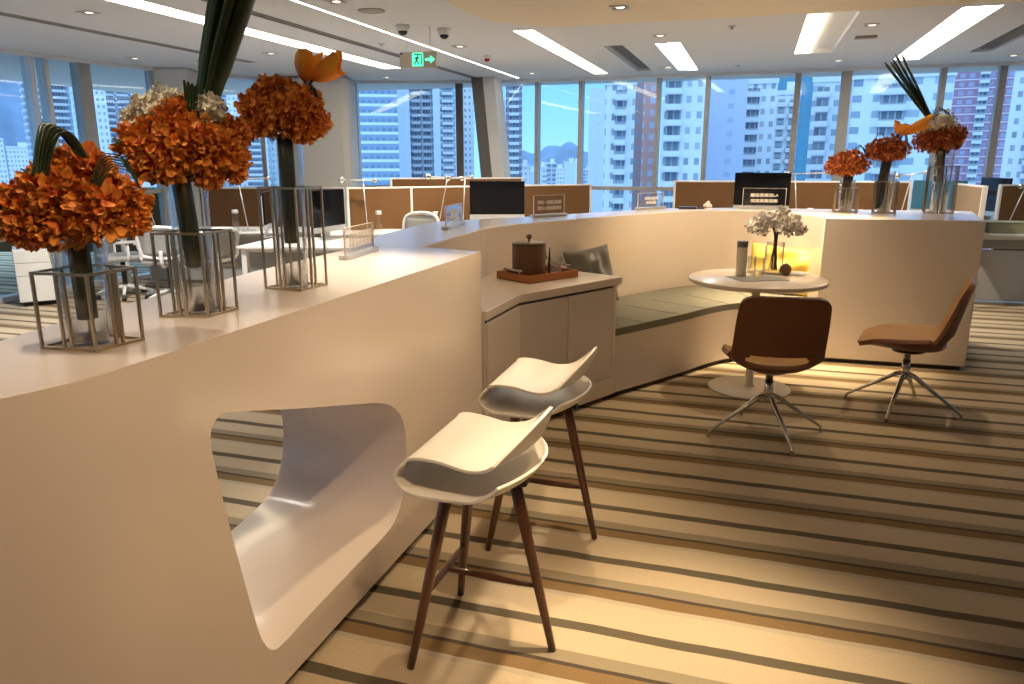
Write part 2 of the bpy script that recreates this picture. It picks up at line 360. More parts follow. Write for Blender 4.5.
pos = [((-8.33, -2.5), PI/2, .06), ((-8.28, .8), PI/2, .06), ((-8.24, 3.0), PI/2, .06)]+pos+[((x, fy(x)), -.035, .07) for x in (4.3, 4.95, 6.2, 6.95)]
for k, (p, a, wd) in enumerate(pos):
    b = bmesh.new(); box(b, (0, 0, ZC/2), (wd, .14, ZC)); box(b, (0, .085, ZC/2), (wd*.5, .03, ZC))
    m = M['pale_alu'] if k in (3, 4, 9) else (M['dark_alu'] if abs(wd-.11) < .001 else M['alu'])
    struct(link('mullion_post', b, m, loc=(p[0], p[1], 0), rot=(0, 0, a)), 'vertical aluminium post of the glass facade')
for k in range(len(pos)-1):
    p, q = Vector(pos[k][0]), Vector(pos[k+1][0]); d = (q-p); a = math.atan2(d.y, d.x); L = d.length; c = (p+q)/2
    w_ = bpy.data.objects.new('window_%d' % (k+1), None); COL.objects.link(w_); w_.location = (c.x, c.y, 0); w_.rotation_euler = (0, 0, a); struct(w_, 'tall facade window bay with a low transom rail')
    b = bmesh.new(); box(b, (0, .02, ZC/2), (L, .012, ZC-.06)); link('pane', b, M['pane'], w_)
    b = bmesh.new(); box(b, (0, 0, 1.15), (L, .09, .055)); link('transom', b, M['alu'], w_)
    b = bmesh.new(); box(b, (0, -.02, .03), (L, .16, .06)); link('sill', b, M['pale_alu'], w_)
    b = bmesh.new(); box(b, (0, 0, ZC-.02), (L, .16, .04)); link('head_rail', b, M['ceil'], w_)
# columns
def col(u0, u1, v, dback, depth, m, k, label, bev=.03):
    a = P(u0, v, ZC); c = P(u1, v, ZC); d = (c-a); d.z = 0; L = d.length; d.normalize(); n_ = Vector((-d.y, d.x, 0))
    ctr = (a+c)/2+n_*depth/2; b = bmesh.new(); box(b, (0, 0, ZC/2), (L, depth, ZC))
    o = struct(link('column', b, m, loc=(ctr.x, ctr.y, 0), rot=(0, 0, math.atan2(d.y, d.x)), bevel=bev), label)
col(269, 348, 75.3, 0, .6, M['column'], 0, 'wide white column behind the third vase', .12)
col(151, 186, 67.3, 0, .55, M['column'], 1, 'narrow pale column left of the long green blades')
# leaning structural column by the windows
t0 = PY(478, 79, 11.0); t1 = PY(489, 190, 11.0); dirv = (t1-t0)/(t1.z-t0.z)
top = t0+dirv*(ZC-t0.z); bot = t0-dirv*(t0.z)
b = bmesh.new()
def slab(dx0, dx1, dy0, dy1, bmm):
    q = []
    for base in (bot, top):
        q.append([bmm.verts.new((base.x+x, base.y+y, base.z)) for x, y in ((dx0, dy0), (dx1, dy0), (dx1, dy1), (dx0, dy1))])
    bmm.faces.new(q[0][::-1]); bmm.faces.new(q[1])
    for i in range(4): bmm.faces.new((q[0][i], q[0][(i+1) % 4], q[1][(i+1) % 4], q[1][i]))
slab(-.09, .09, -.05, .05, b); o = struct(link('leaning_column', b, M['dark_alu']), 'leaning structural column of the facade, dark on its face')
b = bmesh.new(); slab(.09, .27, -.05, .30, b); link('painted_lit_side', b, M['column'], o)  # lit side of the column put in as a paler colour
# =================================================================== COUNTERS
def boolean_cut(o, cutter):
    md = o.modifiers.new('cut', 'BOOLEAN'); md.object = cutter; md.operation = 'DIFFERENCE'; md.solver = 'EXACT'
    dg = bpy.context.evaluated_depsgraph_get(); me = bpy.data.meshes.new_from_object(o.evaluated_get(dg))
    o.modifiers.clear(); o.data = me; bpy.data.objects.remove(cutter)
FX = -1.235
near = [(-2.05, -.95), (-1.281, .955), (-1.262, 1.01), (-1.243, 1.08), (FX, 1.16), (FX, 3.375), (-1.58, 3.46), (-1.885, 3.46), (-1.885, 3.14), (-1.85, 2.487), (-1.80, 2.06), (-1.795, 1.84), (-1.785, 1.67), (-1.70, 1.28), (-2.75, -1.2)]
t = thing('bar_counter', 'long white bar counter with a big rounded see-through opening in its front', 'counter', (-1.5, 2.0, 0)); lc = (1.5, -2.0, 0)
b = bmesh.new(); prism(b, near, .035, CT); body = link('counter_body', b, M['solid'], t, loc=lc)
hp = [(1.43, .86), (1.435, .905), (1.465, .93), (1.52, .925), (1.81, .842), (2.10, .762), (2.30, .705), (2.40, .66), (2.47, .60), (2.50, .53), (2.508, .44), (2.49, .34), (2.45, .26), (2.39, .205), (2.30, .185), (2.10, .18), (1.80, .172), (1.66, .165), (1.60, .175), (1.565, .22), (1.54, .29), (1.49, .52), (1.455, .70)]
hpc = cr([(0, a, c) for a, c in hp+[hp[0]]], 4)[:-1]
b = bmesh.new(); dy = lambda p, k: p.y+k*max(0, min(1, (p.y-1.45)/1.0)); r0 = [b.verts.new((-.9, dy(p, -.045), p.z)) for p in hpc]; r1 = [b.verts.new((-2.3, dy(p, .145), p.z)) for p in hpc]
b.faces.new(r0); b.faces.new(r1[::-1])
for i in range(len(hpc)): b.faces.new((r0[i], r1[i], r1[(i+1) % len(hpc)], r0[(i+1) % len(hpc)]))
cut = link('cutter', b, M['solid']); body.parent = None; body.location = (0, 0, 0)
boolean_cut(body, cut); body.parent = t; body.location = lc
def shade_auto(o, ang=.5):
    me = o.data
    for p in me.polygons: p.use_smooth = True
    me.set_sharp_from_angle(angle=ang)
shade_auto(body, .45)
def inset(poly, d):
    out = []; n = len(poly)
    for i in range(n):
        p0, p1, p2 = Vector(poly[i-1]), Vector(poly[i]), Vector(poly[(i+1) % n])
        a = (p1-p0).normalized(); c = (p2-p1).normalized(); na = Vector((-a.y, a.x)); nc = Vector((-c.y, c.x)); m_ = (na+nc)
        m_ = m_/max(.3, m_.length_squared)*2; out.append(p1+m_*d)
    return [(p.x, p.y) for p in out]
b = bmesh.new(); prism(b, inset(near, .03), 0, .035); link('plinth', b, M['plinth'], t, loc=lc)
inner = [(-1.58, 3.462), (-1.65, 4.635), (-1.567, 4.91), (-1.34, 5.405), (-1.134, 5.79)]
curve = cr([(-1.134, 5.79, 0), (-.86, 6.30, 0), (-.55, 6.75, 0), (-.147, 6.97, 0), (.16, 6.90, 0), (.37, 6.68, 0), (.50, 6.33, 0)], 6)
outer = [(1.78, 7.42), (.6, 7.40), (-.15, 7.36), (-.78, 7.08), (-1.05, 6.68), (-1.45, 6.02), (-1.766, 5.53), (-2.14, 5.06), (-2.16, 4.68), (-2.07, 3.90), (-1.92, 3.462)]
far = inner+[(p.x, p.y) for p in curve[1:]]+[(.515, 6.225), (1.60, 6.255)]+outer
t = thing('curved_counter', 'white curved counter wrapping the bench nook and ending in a square block', 'counter', (0, 7, 0)); lc = (0, -7, 0)
b = bmesh.new(); prism(b, far, .035, CT); o = link('counter_body', b, M['solid'], t, loc=lc, bevel=.006); shade_auto(o, .35)
b = bmesh.new(); prism(b, inset(far, .03), 0, .035); link('plinth', b, M['plinth'], t, loc=lc)
# side cabinet
CZ = .82
cabf = [(-1.24, 3.47), (-1.225, 3.98), (-.785, 4.825)]
cab = [(-1.575, 3.47)]+cabf+[(-1.165, 5.01), (-1.345, 5.38), (-1.562, 4.91), (-1.645, 4.635)]
t = thing('side_cabinet', 'low white cabinet with flush doors carrying the tray, beside the bench', 'cabinet', (-1.3, 4.2, 0)); lc = (1.3, -4.2, 0)
b = bmesh.new(); prism(b, cab, CZ-.05, CZ); rbox('worktop', b, M['solid'], t, .004, loc=lc)
cabi = [(-1.575, 3.472), (-1.255, 3.472), (-1.24, 3.985), (-.83, 4.795), (-1.165, 4.985), (-1.345, 5.36), (-1.562, 4.90), (-1.643, 4.635)]
b = bmesh.new(); prism(b, cabi, .035, CZ-.05); link('carcass', b, M['lacquer'], t, loc=lc)
def panel(p, q, z0, z1, thick, proud, m, name, parent, lc, gap=.002, bevel=.002):
    p, q = Vector((*p, 0)), Vector((*q, 0)); d = (q-p); L = d.length; d.normalize(); nn = Vector((d.y, -d.x, 0))
    c = (p+q)/2+nn*(proud-thick/2); b = bmesh.new(); box(b, (c.x, c.y, (z0+z1)/2), (L-2*gap, thick, z1-z0), math.atan2(d.y, d.x)); return link(name, b, m, parent, loc=lc, bevel=bevel)
A_, B_, C_ = (-1.255, 3.48), (-1.24, 3.985), (-.83, 4.795)
mid = ((B_[0]+C_[0])/2, (B_[1]+C_[1])/2)
mid = (B_[0]+(C_[0]-B_[0])*.47, B_[1]+(C_[1]-B_[1])*.47); end_ = (B_[0]+(C_[0]-B_[0])*.965, B_[1]+(C_[1]-B_[1])*.965)
for p, q in ((A_, B_), (B_, mid), (mid, end_)): panel(p, q, .16, CZ-.065, .02, .018, M['lacquer'], 'door', t, lc, .003)
for p, q in ((A_, B_), (B_, C_)): panel(p, q, .035, .155, .02, .019, M['lacquer'], 'base_panel', t, lc, 0)
panel(end_, C_, .155, CZ-.05, .02, .018, M['lacquer'], 'end_stile', t, lc, 0)
for p, q in ((A_, B_), (B_, end_)): panel(p, q, CZ-.067, CZ-.052, .02, .004, M['plinth'], 'finger_groove', t, lc, 0)
b = bmesh.new(); prism(b, inset(cabi, .03), 0, .035); link('plinth', b, M['plinth'], t, loc=lc)
# bench
bf = [(-.82, 4.80, 0), (-.62, 5.13, 0), (-.42, 5.47, 0), (-.27, 5.76, 0), (-.10, 5.99, 0), (.14, 6.12, 0), (.38, 6.17, 0), (.51, 6.19, 0)]
bfc = cr(bf, 5)
bb = [(.495, 6.32)]+[(p.x, p.y) for p in curve[1:-1]][::-1]+[(-1.13, 5.785), (-1.335, 5.40), (-1.16, 5.02)]
t = thing('curved_bench', 'white built-in curved bench base under the grey seat cushion', 'bench', (-.4, 5.9, 0)); lc = (.4, -5.9, 0)
poly = [(p.x, p.y) for p in bfc]+bb
b = bmesh.new(); prism(b, poly, .035, .425); o = link('bench_body', b, M['lacquer'], t, loc=lc); shade_auto(o, .4)
b = bmesh.new(); prism(b, inset(poly, .03), 0, .035); link('plinth', b, M['plinth'], t, loc=lc)
# cushion
def off2(pts, d):
    out = []
    for i, p in enumerate(pts):
        a = pts[max(i-1, 0)]; c = pts[min(i+1, len(pts)-1)]; t_ = (c-a).normalized(); out.append(Vector((p.x-t_.y*d, p.y+t_.x*d, 0)))
    return out
t = thing('bench_cushion', 'long grey-green seat cushion along the curved bench', 'cushion', (-.4, 5.9, .425)); lc = (.4, -5.9, -.425)
front = bfc[:-1]; back = off2(bfc, .50)
b = bmesh.new(); prism(b, [(p.x, p.y) for p in front]+[(.47, 6.36)]+[(p.x*.985, p.y-.03) for p in curve[1:-1][::-1]]+[(-1.10, 5.77), (-1.30, 5.38), (-1.14, 5.02)], .427, .475); rbox('cushion_pad', b, M['cush'], t, .014, loc=lc)
b = bmesh.new()
for i in range(4, len(front)-1, 5):
    p, q = front[i], back[i]; tube(b, [p.lerp(q, .0)+Vector((0, 0, .452)), p.lerp(q, .01)+Vector((0, 0, .477)), p.lerp(q, .98)+Vector((0, 0, .477))], .0016, 5)
islands('seam', b, mat('seam_thread', (.15, .15, .11), .8), t, loc=lc)
# pillows
def pillow(name, label, loc, size, rot, m, wr=.012):
    b = bmesh.new(); n = 26; sx, sz, th = size; vs = {}
    rnd = random.Random(hash(label) % 999 if False else len(label))
    ph = [rnd.uniform(0, 6) for _ in range(6)]
    for side in (1, -1):
        for i in range(n+1):
            for j in range(n+1):
                u = -1+2*i/n; v = -1+2*j/n; edge = max(0, (1-abs(u)**2.6))*max(0, (1-abs(v)**2.6))
                ear = 1+.05*(abs(u*v))**2-.022*(1-abs(u*v))
                y = side*th*(edge**.45)+ (wr*(math.sin(5*u+3*v+ph[0])+math.sin(7*v-4*u+ph[1])+.6*math.sin(11*u+ph[2]))*edge*side)
                if side == -1 and (i in (0, n) or j in (0, n)): vs[(side, i, j)] = vs[(1, i, j)]
                else: vs[(side, i, j)] = b.verts.new((u*sx/2*ear, y, v*sz/2*ear))
        for i in range(n):
            for j in range(n): b.faces.new((vs[(side, i, j)], vs[(side, i+1, j)], vs[(side, i+1, j+1)], vs[(side, i, j+1)]))
    o = link(name, b, m, smooth=True, loc=loc, rot=rot); tag(o, label, 'cushion'); return o
pillow('pillow', 'shiny grey satin pillow leaning at the wall behind the side cabinet', (-1.12, 5.47, .712), (.44, .42, .055), (math.radians(-16), math.radians(-4), math.radians(60-4)), M['satin'])
pillow('pillow', 'bright yellow pillow leaning in the corner of the lit nook', (.27, 6.575, .672), (.58, .38, .06), (math.radians(-14), math.radians(3), math.radians(-16)), M['yellow'])
# =================================================================== BAR STOOLS
def make_stool():
    t = thing('bar_stool', '', 'stool', (-.78, 2.075, 0))
    b = bmesh.new(); NS, NT = 64, 28; Z0 = .592
    def path(tt):
        a = abs(tt); k = 1-a**1.25
        xe = .218-.072*tt*tt; ze = .072-.012*a
        low = [(xe, ze), (xe-.022, .038), (xe-.075, .006), (.02, .0), (-.085, .0), (-.145, .010), (-.176, .045), (-.162, .082), (-.115, .102), (-.04, .098), (.02, .086), (.06+.03*k, .084), (.095+.062*k, .090+.008*k), (.118+.085*k, .100+.040*k), (.130+.100*k, .108+.085*k), (.134+.108*k, .112+.130*k)]
        return cr([(x, 0, z) for x, z in low], 5)
    rows = []
    for j in range(NT+1):
        tt = -1+2*j/NT; y = .222*tt; pp = path(tt); row = []
        for i, p in enumerate(pp):
            s = i/(len(pp)-1)
            fl = .012*tt*tt if s > .5 else 0
            wn = 1-.06*math.exp(-((s-.62)/.12)**2)
            row.append(b.verts.new((p.x, y*wn, Z0+p.z+fl)))
        rows.append(row)
    for j in range(NT):
        for i in range(len(rows[0])-1): b.faces.new((rows[j][i], rows[j+1][i], rows[j+1][i+1], rows[j][i+1]))
    o = link('seat', b, M['white_plastic'], t, smooth=True); sd = o.modifiers.new('thick', 'SOLIDIFY'); sd.thickness = .009; sd.offset = 0
    bv = o.modifiers.new('bevel', 'BEVEL'); bv.width = .003; bv.segments = 2; bv.limit_method = 'ANGLE'
    tops = [(-.055, -.095), (-.055, .095), (.125, 0)]; feet = [(-.148, -.216), (-.15, .216), (.255, .004)]
    Zt = .586
    def lp(k, z): f = 1-z/Zt; return Vector((tops[k][0]+(feet[k][0]-tops[k][0])*f, tops[k][1]+(feet[k][1]-tops[k][1])*f, z))
    for k in range(3):
        b = bmesh.new(); tube(b, [lp(k, Zt), lp(k, .50), lp(k, .3), lp(k, .12), lp(k, 0)], [.0205, .0195, .017, .0145, .012], 14); link('leg', b, M['wood'], t, smooth=True)
    m0, m1 = lp(0, .235), lp(1, .235)
    b = bmesh.new(); tube(b, [m0, m0.lerp(m1, .2), m0.lerp(m1, .5), m0.lerp(m1, .8), m1], [.007, .011, .0135, .011, .007], 10); link('stretcher', b, M['wood'], t, smooth=True)
    a, c = m0.lerp(m1, .5), lp(2, .225)
    b = bmesh.new(); tube(b, [a, a.lerp(c, .2), a.lerp(c, .5), a.lerp(c, .8), c], [.007, .011, .0135, .011, .007], 10); link('stretcher', b, M['wood'], t, smooth=True)
    b = bmesh.new(); tri = [(-.09, -.13), (.17, -.02), (.17, .02), (-.09, .13)]; prism(b, tri, Zt-.014, Zt-.001); rbox('mounting_plate', b, M['plinth'], t, .002)
    return t
s1 = make_stool(); s1['label'] = 'white saddle-seat stool on walnut legs, the nearer one'; s1['group'] = 'white stools at the bar counter'
s2 = copy_tree(s1); s2.location = (-.80, 2.845, 0); s2.rotation_euler.z = math.radians(1.5); s2['label'] = 'white saddle-seat stool on walnut legs, behind the nearer stool'
# =================================================================== SWIVEL CHAIRS (front faces local +y)
def make_chair():
    t = thing('swivel_chair', '', 'chair', (0, 0, 0)); NU, prof = 24, None
    # (depth y, height z, half width, side raise forward/up)
    prof = [(.282, .446, .160, .0), (.270, .449, .196, .006), (.240, .450, .224, .020), (.18, .446, .242, .046), (.10, .436, .250, .066), (.0, .428, .252, .080), (-.10, .430, .248, .088), (-.160, .442, .242, .086), (-.195, .475, .238, .072), (-.214, .53, .231, .058), (-.230, .60, .230, .046), (-.248, .68, .230, .036), (-.266, .76, .228, .028), (-.280, .820, .224, .018), (-.285, .848, .206, .010), (-.288, .864, .166, .004)]
    P3 = cr([(p[0], p[1], p[2]) for p in prof], 4); PR = cr([(p[3], 0, 0) for p in prof], 4)
    b = bmesh.new(); rows = []
    n = len(P3)
    for i in range(n):
        y, z, hw = P3[i]; rs = PR[i].x; a = P3[max(i-1, 0)]; c = P3[min(i+1, n-1)]; ty, tz = c.x-a.x, c.y-a.y; l = math.hypot(ty, tz); ny, nz = -tz/l, ty/l
        if nz < 0 and ny < 0: ny, nz = -ny, -nz
        # normal pointing into the seat (up for the seat, forward for the back)
        ny, nz = (tz/l, -ty/l) 
        row = []
        for k in range(NU+1):
            u = -1+2*k/NU; q = abs(u)**2.4*rs; uu = math.copysign(abs(u)**.9, u)
            row.append(b.verts.new((uu*hw, y+ny*q, z+nz*q)))
        rows.append(row)
    for i in range(n-1):
        s = i/4
        for k in range(NU):
            um = abs(-1+2*(k+.5)/NU)
            if 7.75 <= s < 9.0 and um < (.68 if s < 8.6 else .60): continue   # open slit between seat and back
            b.faces.new((rows[i+1][k], rows[i+1][k+1], rows[i][k+1], rows[i][k]))
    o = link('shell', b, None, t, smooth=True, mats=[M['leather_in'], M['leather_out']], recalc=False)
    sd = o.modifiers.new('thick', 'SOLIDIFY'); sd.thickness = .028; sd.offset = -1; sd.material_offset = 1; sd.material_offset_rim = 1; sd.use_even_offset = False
    bv = o.modifiers.new('bevel', 'BEVEL'); bv.width = .010; bv.segments = 3; bv.limit_method = 'ANGLE'; bv.angle_limit = .7
    b = bmesh.new(); lathe(b, [(.02, .372), (.095, .384), (.095, .390), (.02, .396)], 28); link('seat_plate', b, M['brushed'], t, smooth=False)
    b = bmesh.new(); lathe(b, [(.017, .27), (.017, .325), (.021, .327), (.021, .372), (.034, .376)], 20); link('column', b, M['brushed'], t, smooth=True)
    b = bmesh.new(); lathe(b, [(.018, .20), (.028, .205), (.026, .275), (.022, .315), (.018, .316)], 20); link('hub', b, M['chrome'], t, smooth=True)
    b = bmesh.new(); lathe(b, [(.0235, .3165), (.0235, .326)], 20); link('collar', b, M['black'], t)
    for k in range(4):
        a = PI/4+k*PI/2; d = Vector((math.cos(a), math.sin(a), 0)); b = bmesh.new()
        tube(b, [Vector((0, 0, .245))+d*.01, Vector((0, 0, .225))+d*.06, Vector((0, 0, .135))+d*.19, Vector((0, 0, .05))+d*.315, Vector((0, 0, .032))+d*.337, Vector((0, 0, .010))+d*.342], [.019, .018, .014, .0105, .0105, .0105], 10, .8)
        l_ = link('leg', b, M['brushed'], t, smooth=True)
        b = bmesh.new(); tube(b, [Vector((0, 0, .012))+d*.342, Vector((0, 0, 0))+d*.342], .0125, 10); link('foot_glide', b, M['brushed'], l_)
    return t
c1 = make_chair(); c1.location = (.150, 4.385, 0); c1.rotation_euler.z = math.radians(8)
c1['label'] = 'tan leather swivel chair with its back to the camera'; c1['group'] = 'leather chairs at the round table'
c2 = copy_tree(c1); c2.location = (.985, 5.13, 0); c2.rotation_euler.z = math.radians(77)
c2['label'] = 'ochre leather swivel chair seen side-on by the square counter block'
LEGROT = {c1: math.radians(-29), c2: math.radians(-54.5)}
for c_, a in LEGROT.items():    # the four-star base is turned independently of the shell
    for ch in c_.children:
        if ch.name.split('.')[0] == 'leg': ch.rotation_euler.z = a-0
# =================================================================== ROUND TABLE
TC = Vector((.050, 5.32, 0)); TZ = .780
t = thing('round_table', 'round white pedestal table in front of the nook', 'table', TC)
b = bmesh.new(); lathe(b, [(0, TZ-.034), (.436, TZ-.034), (.450, TZ-.026), (.455, TZ-.012), (.453, TZ-.003), (.447, TZ), (0, TZ)], 72); link('tabletop', b, M['solid'], t, smooth=True); shade_auto(t.children[-1], .6)
b = bmesh.new(); lathe(b, [(.04, .012), (.04, .02), (.0275, .028), (.0275, TZ-.045), (.09, TZ-.040), (.09, TZ-.034)], 28); link('pedestal', b, M['white_plastic'], t, smooth=True)
b = bmesh.new(); lathe(b, [(0, 0), (.275, 0), (.28, .004), (.275, .009), (.05, .016), (0, .016)], 64); link('base', b, M['white_plastic'], t, smooth=True)
# things on the table
def at_table(u, v): p = P(u, v, TZ); return Vector((p.x, p.y, TZ+.001))
p = at_table(757, 278.5); b = bmesh.new(); box(b, (0, 0, .0015), (.34, .24, .003), math.radians(28)); o = rbox('placemat', b, M['paper'], None, .001, loc=p); tag(o, 'thin grey placemat under the glasses on the round table', 'mat')
p = at_table(777, 273.5)+Vector((0, .0, 0)); b = bmesh.new(); box(b, (.05, .02, .0012), (.30, .21, .0024), math.radians(-12)); o = rbox('magazine', b, mat('pale_paper', (.5, .48, .45), .5), None, .0008, loc=p+Vector((0, .03, -.0002))); tag(o, 'pale magazine lying behind the brown ball on the table', 'magazine')
p = at_table(740.5, 276)+Vector((0, 0, .0035)); t = thing('water_bottle', 'slim pale bottle with a dark grey cap on the round table', 'bottle', p)
b = bmesh.new(); lathe(b, [(0, 0), (.034, 0), (.036, .004), (.036, .195), (.035, .198)], 24); link('bottle_body', b, M['bottle'], t, smooth=True)
b = bmesh.new(); lathe(b, [(.037, .196), (.037, .232), (.034, .236), (0, .236)], 24); link('cap', b, M['bottlecap'], t, smooth=True)
def tumbler(p, r, h, label, name='glass_tumbler'):
    b = bmesh.new(); lathe(b, [(0, 0), (r*.88, 0), (r, h), (r-.0025, h), (r*.86, .008), (0, .008)], 24); o = link(name, b, M['glass'], None, smooth=True, loc=p); tag(o, label, 'glass'); return o
tumbler(at_table(758, 277.5)+Vector((0, 0, .0035)), .036, .13, 'clear drinking glass between the pale bottle and the orchid vase')
tumbler(at_table(751, 273)+Vector((0, .0, .0005)), .030, .12, 'second clear drinking glass, just behind the pale bottle')
VP = at_table(773, 272)
t = thing('orchid_vase', 'clear glass vase of dark stems standing under the white orchids', 'vase', VP+Vector((0, 0, .0028)))
b = bmesh.new(); lathe(b, [(0, 0), (.062, 0), (.065, .004), (.065, .21), (.062, .21), (.062, .012), (0, .012)], 32); link('vase_body', b, M['glass'], t, smooth=True)
def florets(bm, c, r, n, size, tonel, squash=1, seed=1, cup=.45, up=.8, nn=4):
    """ruffled petals set over a ball"""
    rnd = random.Random(seed)
    for i in range(n):
        z = 1-2*(i+.5)/n; ph = i*2.39996+rnd.uniform(-.3, .3); rr = math.sqrt(max(0, 1-z*z))
        d = Vector((rr*math.cos(ph), rr*math.sin(ph), z)); base = Vector(c)+Vector((d.x, d.y, d.z*squash))*r*rnd.uniform(.72, 1.06)
        rt = d.cross(Vector((rnd.uniform(-1, 1), rnd.uniform(-1, 1), rnd.uniform(-1, 1)))).normalized()
        tng = (d*up*rnd.uniform(.5, 1.6)+rt).normalized(); nrm = (d-tng*d.dot(tng)+.35*d.cross(rt)).normalized(); nrm = (nrm-tng*nrm.dot(tng)).normalized(); bt = nrm.cross(tng)
        s = size*rnd.uniform(.7, 1.25); tone0 = rnd.uniform(0, .9); w = s*rnd.uniform(.8, 1.1); ph2 = rnd.uniform(0, 6); vs = []
        for a in range(nn+1):
            row = []
            for q in range(nn+1):
                x = a/nn; y = -1+2*q/nn; wd = w*(.25+.75*math.sin(min(1, x*1.15)*PI*.62))*(1 if x < .99 else .72)
                hgt = cup*s*1.5*(x-.25)**2+s*.22*y*y*cup*2+s*.16*x*math.sin(5.5*y+ph2)
                v = bm.verts.new(base+tng*(x-.35)*s*1.3+bt*y*wd*.6+nrm*hgt); row.append(v); v[tonel] = min(1, max(0, tone0*.55+(x**1.5)*.5+.12*abs(y)*x-.12))
            vs.append(row)
        for a in range(nn):
            for q in range(nn): bm.faces.new((vs[a][q], vs[a+1][q], vs[a+1][q+1], vs[a][q+1]))
def bloom(parent, c, r, m, seed, n=95, size=None, name='bloom', squash=.9, cup=.45, nn=4):
    b = bmesh.new(); tl = b.verts.layers.float.new('tone')
    bmesh.ops.create_icosphere(b, subdivisions=2, radius=r*.78, matrix=Matrix.Translation(Vector(c)) @ Matrix.Diagonal((1, 1, squash, 1)))
    for v in b.verts: v[tl] = 0
    florets(b, c, r, n, size or r*.28, tl, squash, seed, cup, nn=nn)
    return link(name, b, m, parent, smooth=True)
t = thing('orchid_bunch', 'bunch of white orchids with small dark buds on the round table', 'flowers', VP+Vector((0, 0, .016)))
b = bmesh.new(); rnd = random.Random(3)
for i in range(9):
    a = i*.7; r_ = rnd.uniform(.012, .045)
    tube(b, cr([(r_*math.cos(a), r_*math.sin(a), 0), (.01*math.cos(a), .01*math.sin(a), .16), (.02*math.cos(a+1), .02*math.sin(a+1), .28), (.08*math.cos(a+1), .08*math.sin(a+1), .36)], 4), .0045, 6)
link('stems', b, mat('orchid_stem', (.10, .06, .03), .6), t, smooth=True)
WP = petal_mat('orchid_petal', (.62, .56, .50), (.92, .88, .84))
for i in range(26):
    a = i*2.4; rr = .025+.135*math.sqrt(i/26); bloom(t, (rr*math.cos(a)*1.1, rr*math.sin(a)*.9, .370+.030*math.cos(i*1.7)-1.5*rr*rr*2), .034, WP, 40+i, 14, .030, 'orchid_flower', .8, .3, 3)
b = bmesh.new()
for i in range(26):
    a = i*2.39996; rr = rnd.uniform(.12, .20); z = rnd.uniform(.23, .31)
    ball(b, (rr*math.cos(a), rr*math.sin(a), z), .006, 8); tube(b, [(rr*.5*math.cos(a), rr*.5*math.sin(a), z+.03), (rr*math.cos(a), rr*math.sin(a), z)], .0015, 4)
o = link('buds', b, M['bud'], t, smooth=True)
p = at_table(785, 275.5); b = bmesh.new(); ball(b, (0, 0, .041), .042, 24, (.95, 1, .98)); t = link('wooden_ball', b, M['kettle'], None, smooth=True, loc=p+Vector((0, 0, .0005))); tag(t, 'brown wooden ball on the right of the round table', 'ornament')
b = bmesh.new(); lathe(b, [(.003, .081), (.005, .088), (0, .09)], 10); link('stalk', b, M['bud'], t)
# =================================================================== TRAY SET ON THE CABINET
TR = Vector((-1.335, 4.60, CZ+.001)); rz = math.radians(48); ra = math.atan2(4.687-4.32, -1.037+1.264)
t = thing('serving_tray', 'orange-brown tray with metal handles on the side cabinet', 'tray', (-1.30, 4.615, CZ+.0015), ra)
b = bmesh.new(); L_, W_ = .43, .31
box(b, (0, 0, .005), (L_, W_, .008))
for sx in (-1, 1): box(b, (sx*(L_/2-.006), 0, .024), (.012, W_, .046))
for sy in (-1, 1): box(b, (0, sy*(W_/2-.006), .024), (L_-.024, .012, .046))
rbox('tray_body', b, M['tray'], t, .003)
for sx in (-1, 1):
    hx = sx*(L_/2-.006); b = bmesh.new()
    for sy in (-1, 1): tube(b, [(hx, sy*.065, .045), (hx, sy*.065, .070)], .005, 10)
    tube(b, [(hx, -.085, .068), (hx, .085, .068)], .0065, 12); link('handle', b, M['brushed'], t, smooth=True)
def on_tray(x, y): c, s = math.cos(ra), math.sin(ra); return Vector((-1.30+c*x-s*y, 4.615+s*x+c*y, CZ+.0115))
t = thing('ice_bucket', 'brown leather ice bucket with a knobbed lid on the tray', 'ice bucket', on_tray(-.062, .015), ra)
b = bmesh.new(); lathe(b, [(0, 0), (.103, 0), (.107, .004), (.107, .205), (.104, .208), (0, .208)], 48); link('bucket_body', b, M['bucket'], t, smooth=True); shade_auto(t.children[-1])
b = bmesh.new(); lathe(b, [(.108, .209), (.108, .216), (.09, .222), (0, .226)], 48); link('lid', b, M['bucket'], t, smooth=True)
b = bmesh.new(); lathe(b, [(.006, .225), (.006, .238), (.016, .245), (.018, .258), (.012, .268), (0, .270)], 18); link('knob', b, M['kettle'], t, smooth=True)
b = bmesh.new(); tube(b, cr([(.106, -.02, .16), (.118, -.025, .165), (.122, -.03, .12), (.112, -.03, .09)], 4), .004, 8); link('side_handle', b, M['chrome'], t, smooth=True)
t = thing('crystal_glass', 'cut crystal glass standing right of the ice bucket', 'glass', on_tray(.135, -.015))
b = bmesh.new(); seg = 24; prof = [(.0, 0), (.036, 0), (.040, .01), (.052, .115), (.049, .115), (.036, .018), (0, .016)]
lathe(b, prof, seg)
for v in b.verts:
    if .015 < v.co.z < .10:
        a = math.atan2(v.co.y, v.co.x); k = 1+.05*math.cos(a*12); v.co.x *= k; v.co.y *= k
link('glass_body', b, M['glass'], t, smooth=False)
b = bmesh.new(); 
for i in range(18):
    a = i*2*PI/18; tube(b, [(.041*math.cos(a), .041*math.sin(a), .015), (.050*math.cos(a+.5), .050*math.sin(a+.5), .085)], .0018, 4)
    tube(b, [(.041*math.cos(a), .041*math.sin(a), .015), (.050*math.cos(a-.5), .050*math.sin(a-.5), .085)], .0018, 4)
link('cut_pattern', b, mat('crystal_cut', (.7, .7, .72), .15, noise=.2), t)
t = thing('ice_tongs', 'dark ice tongs with a bright tip standing beside the crystal glass', 'tongs', on_tray(.075, -.03))
b = bmesh.new()
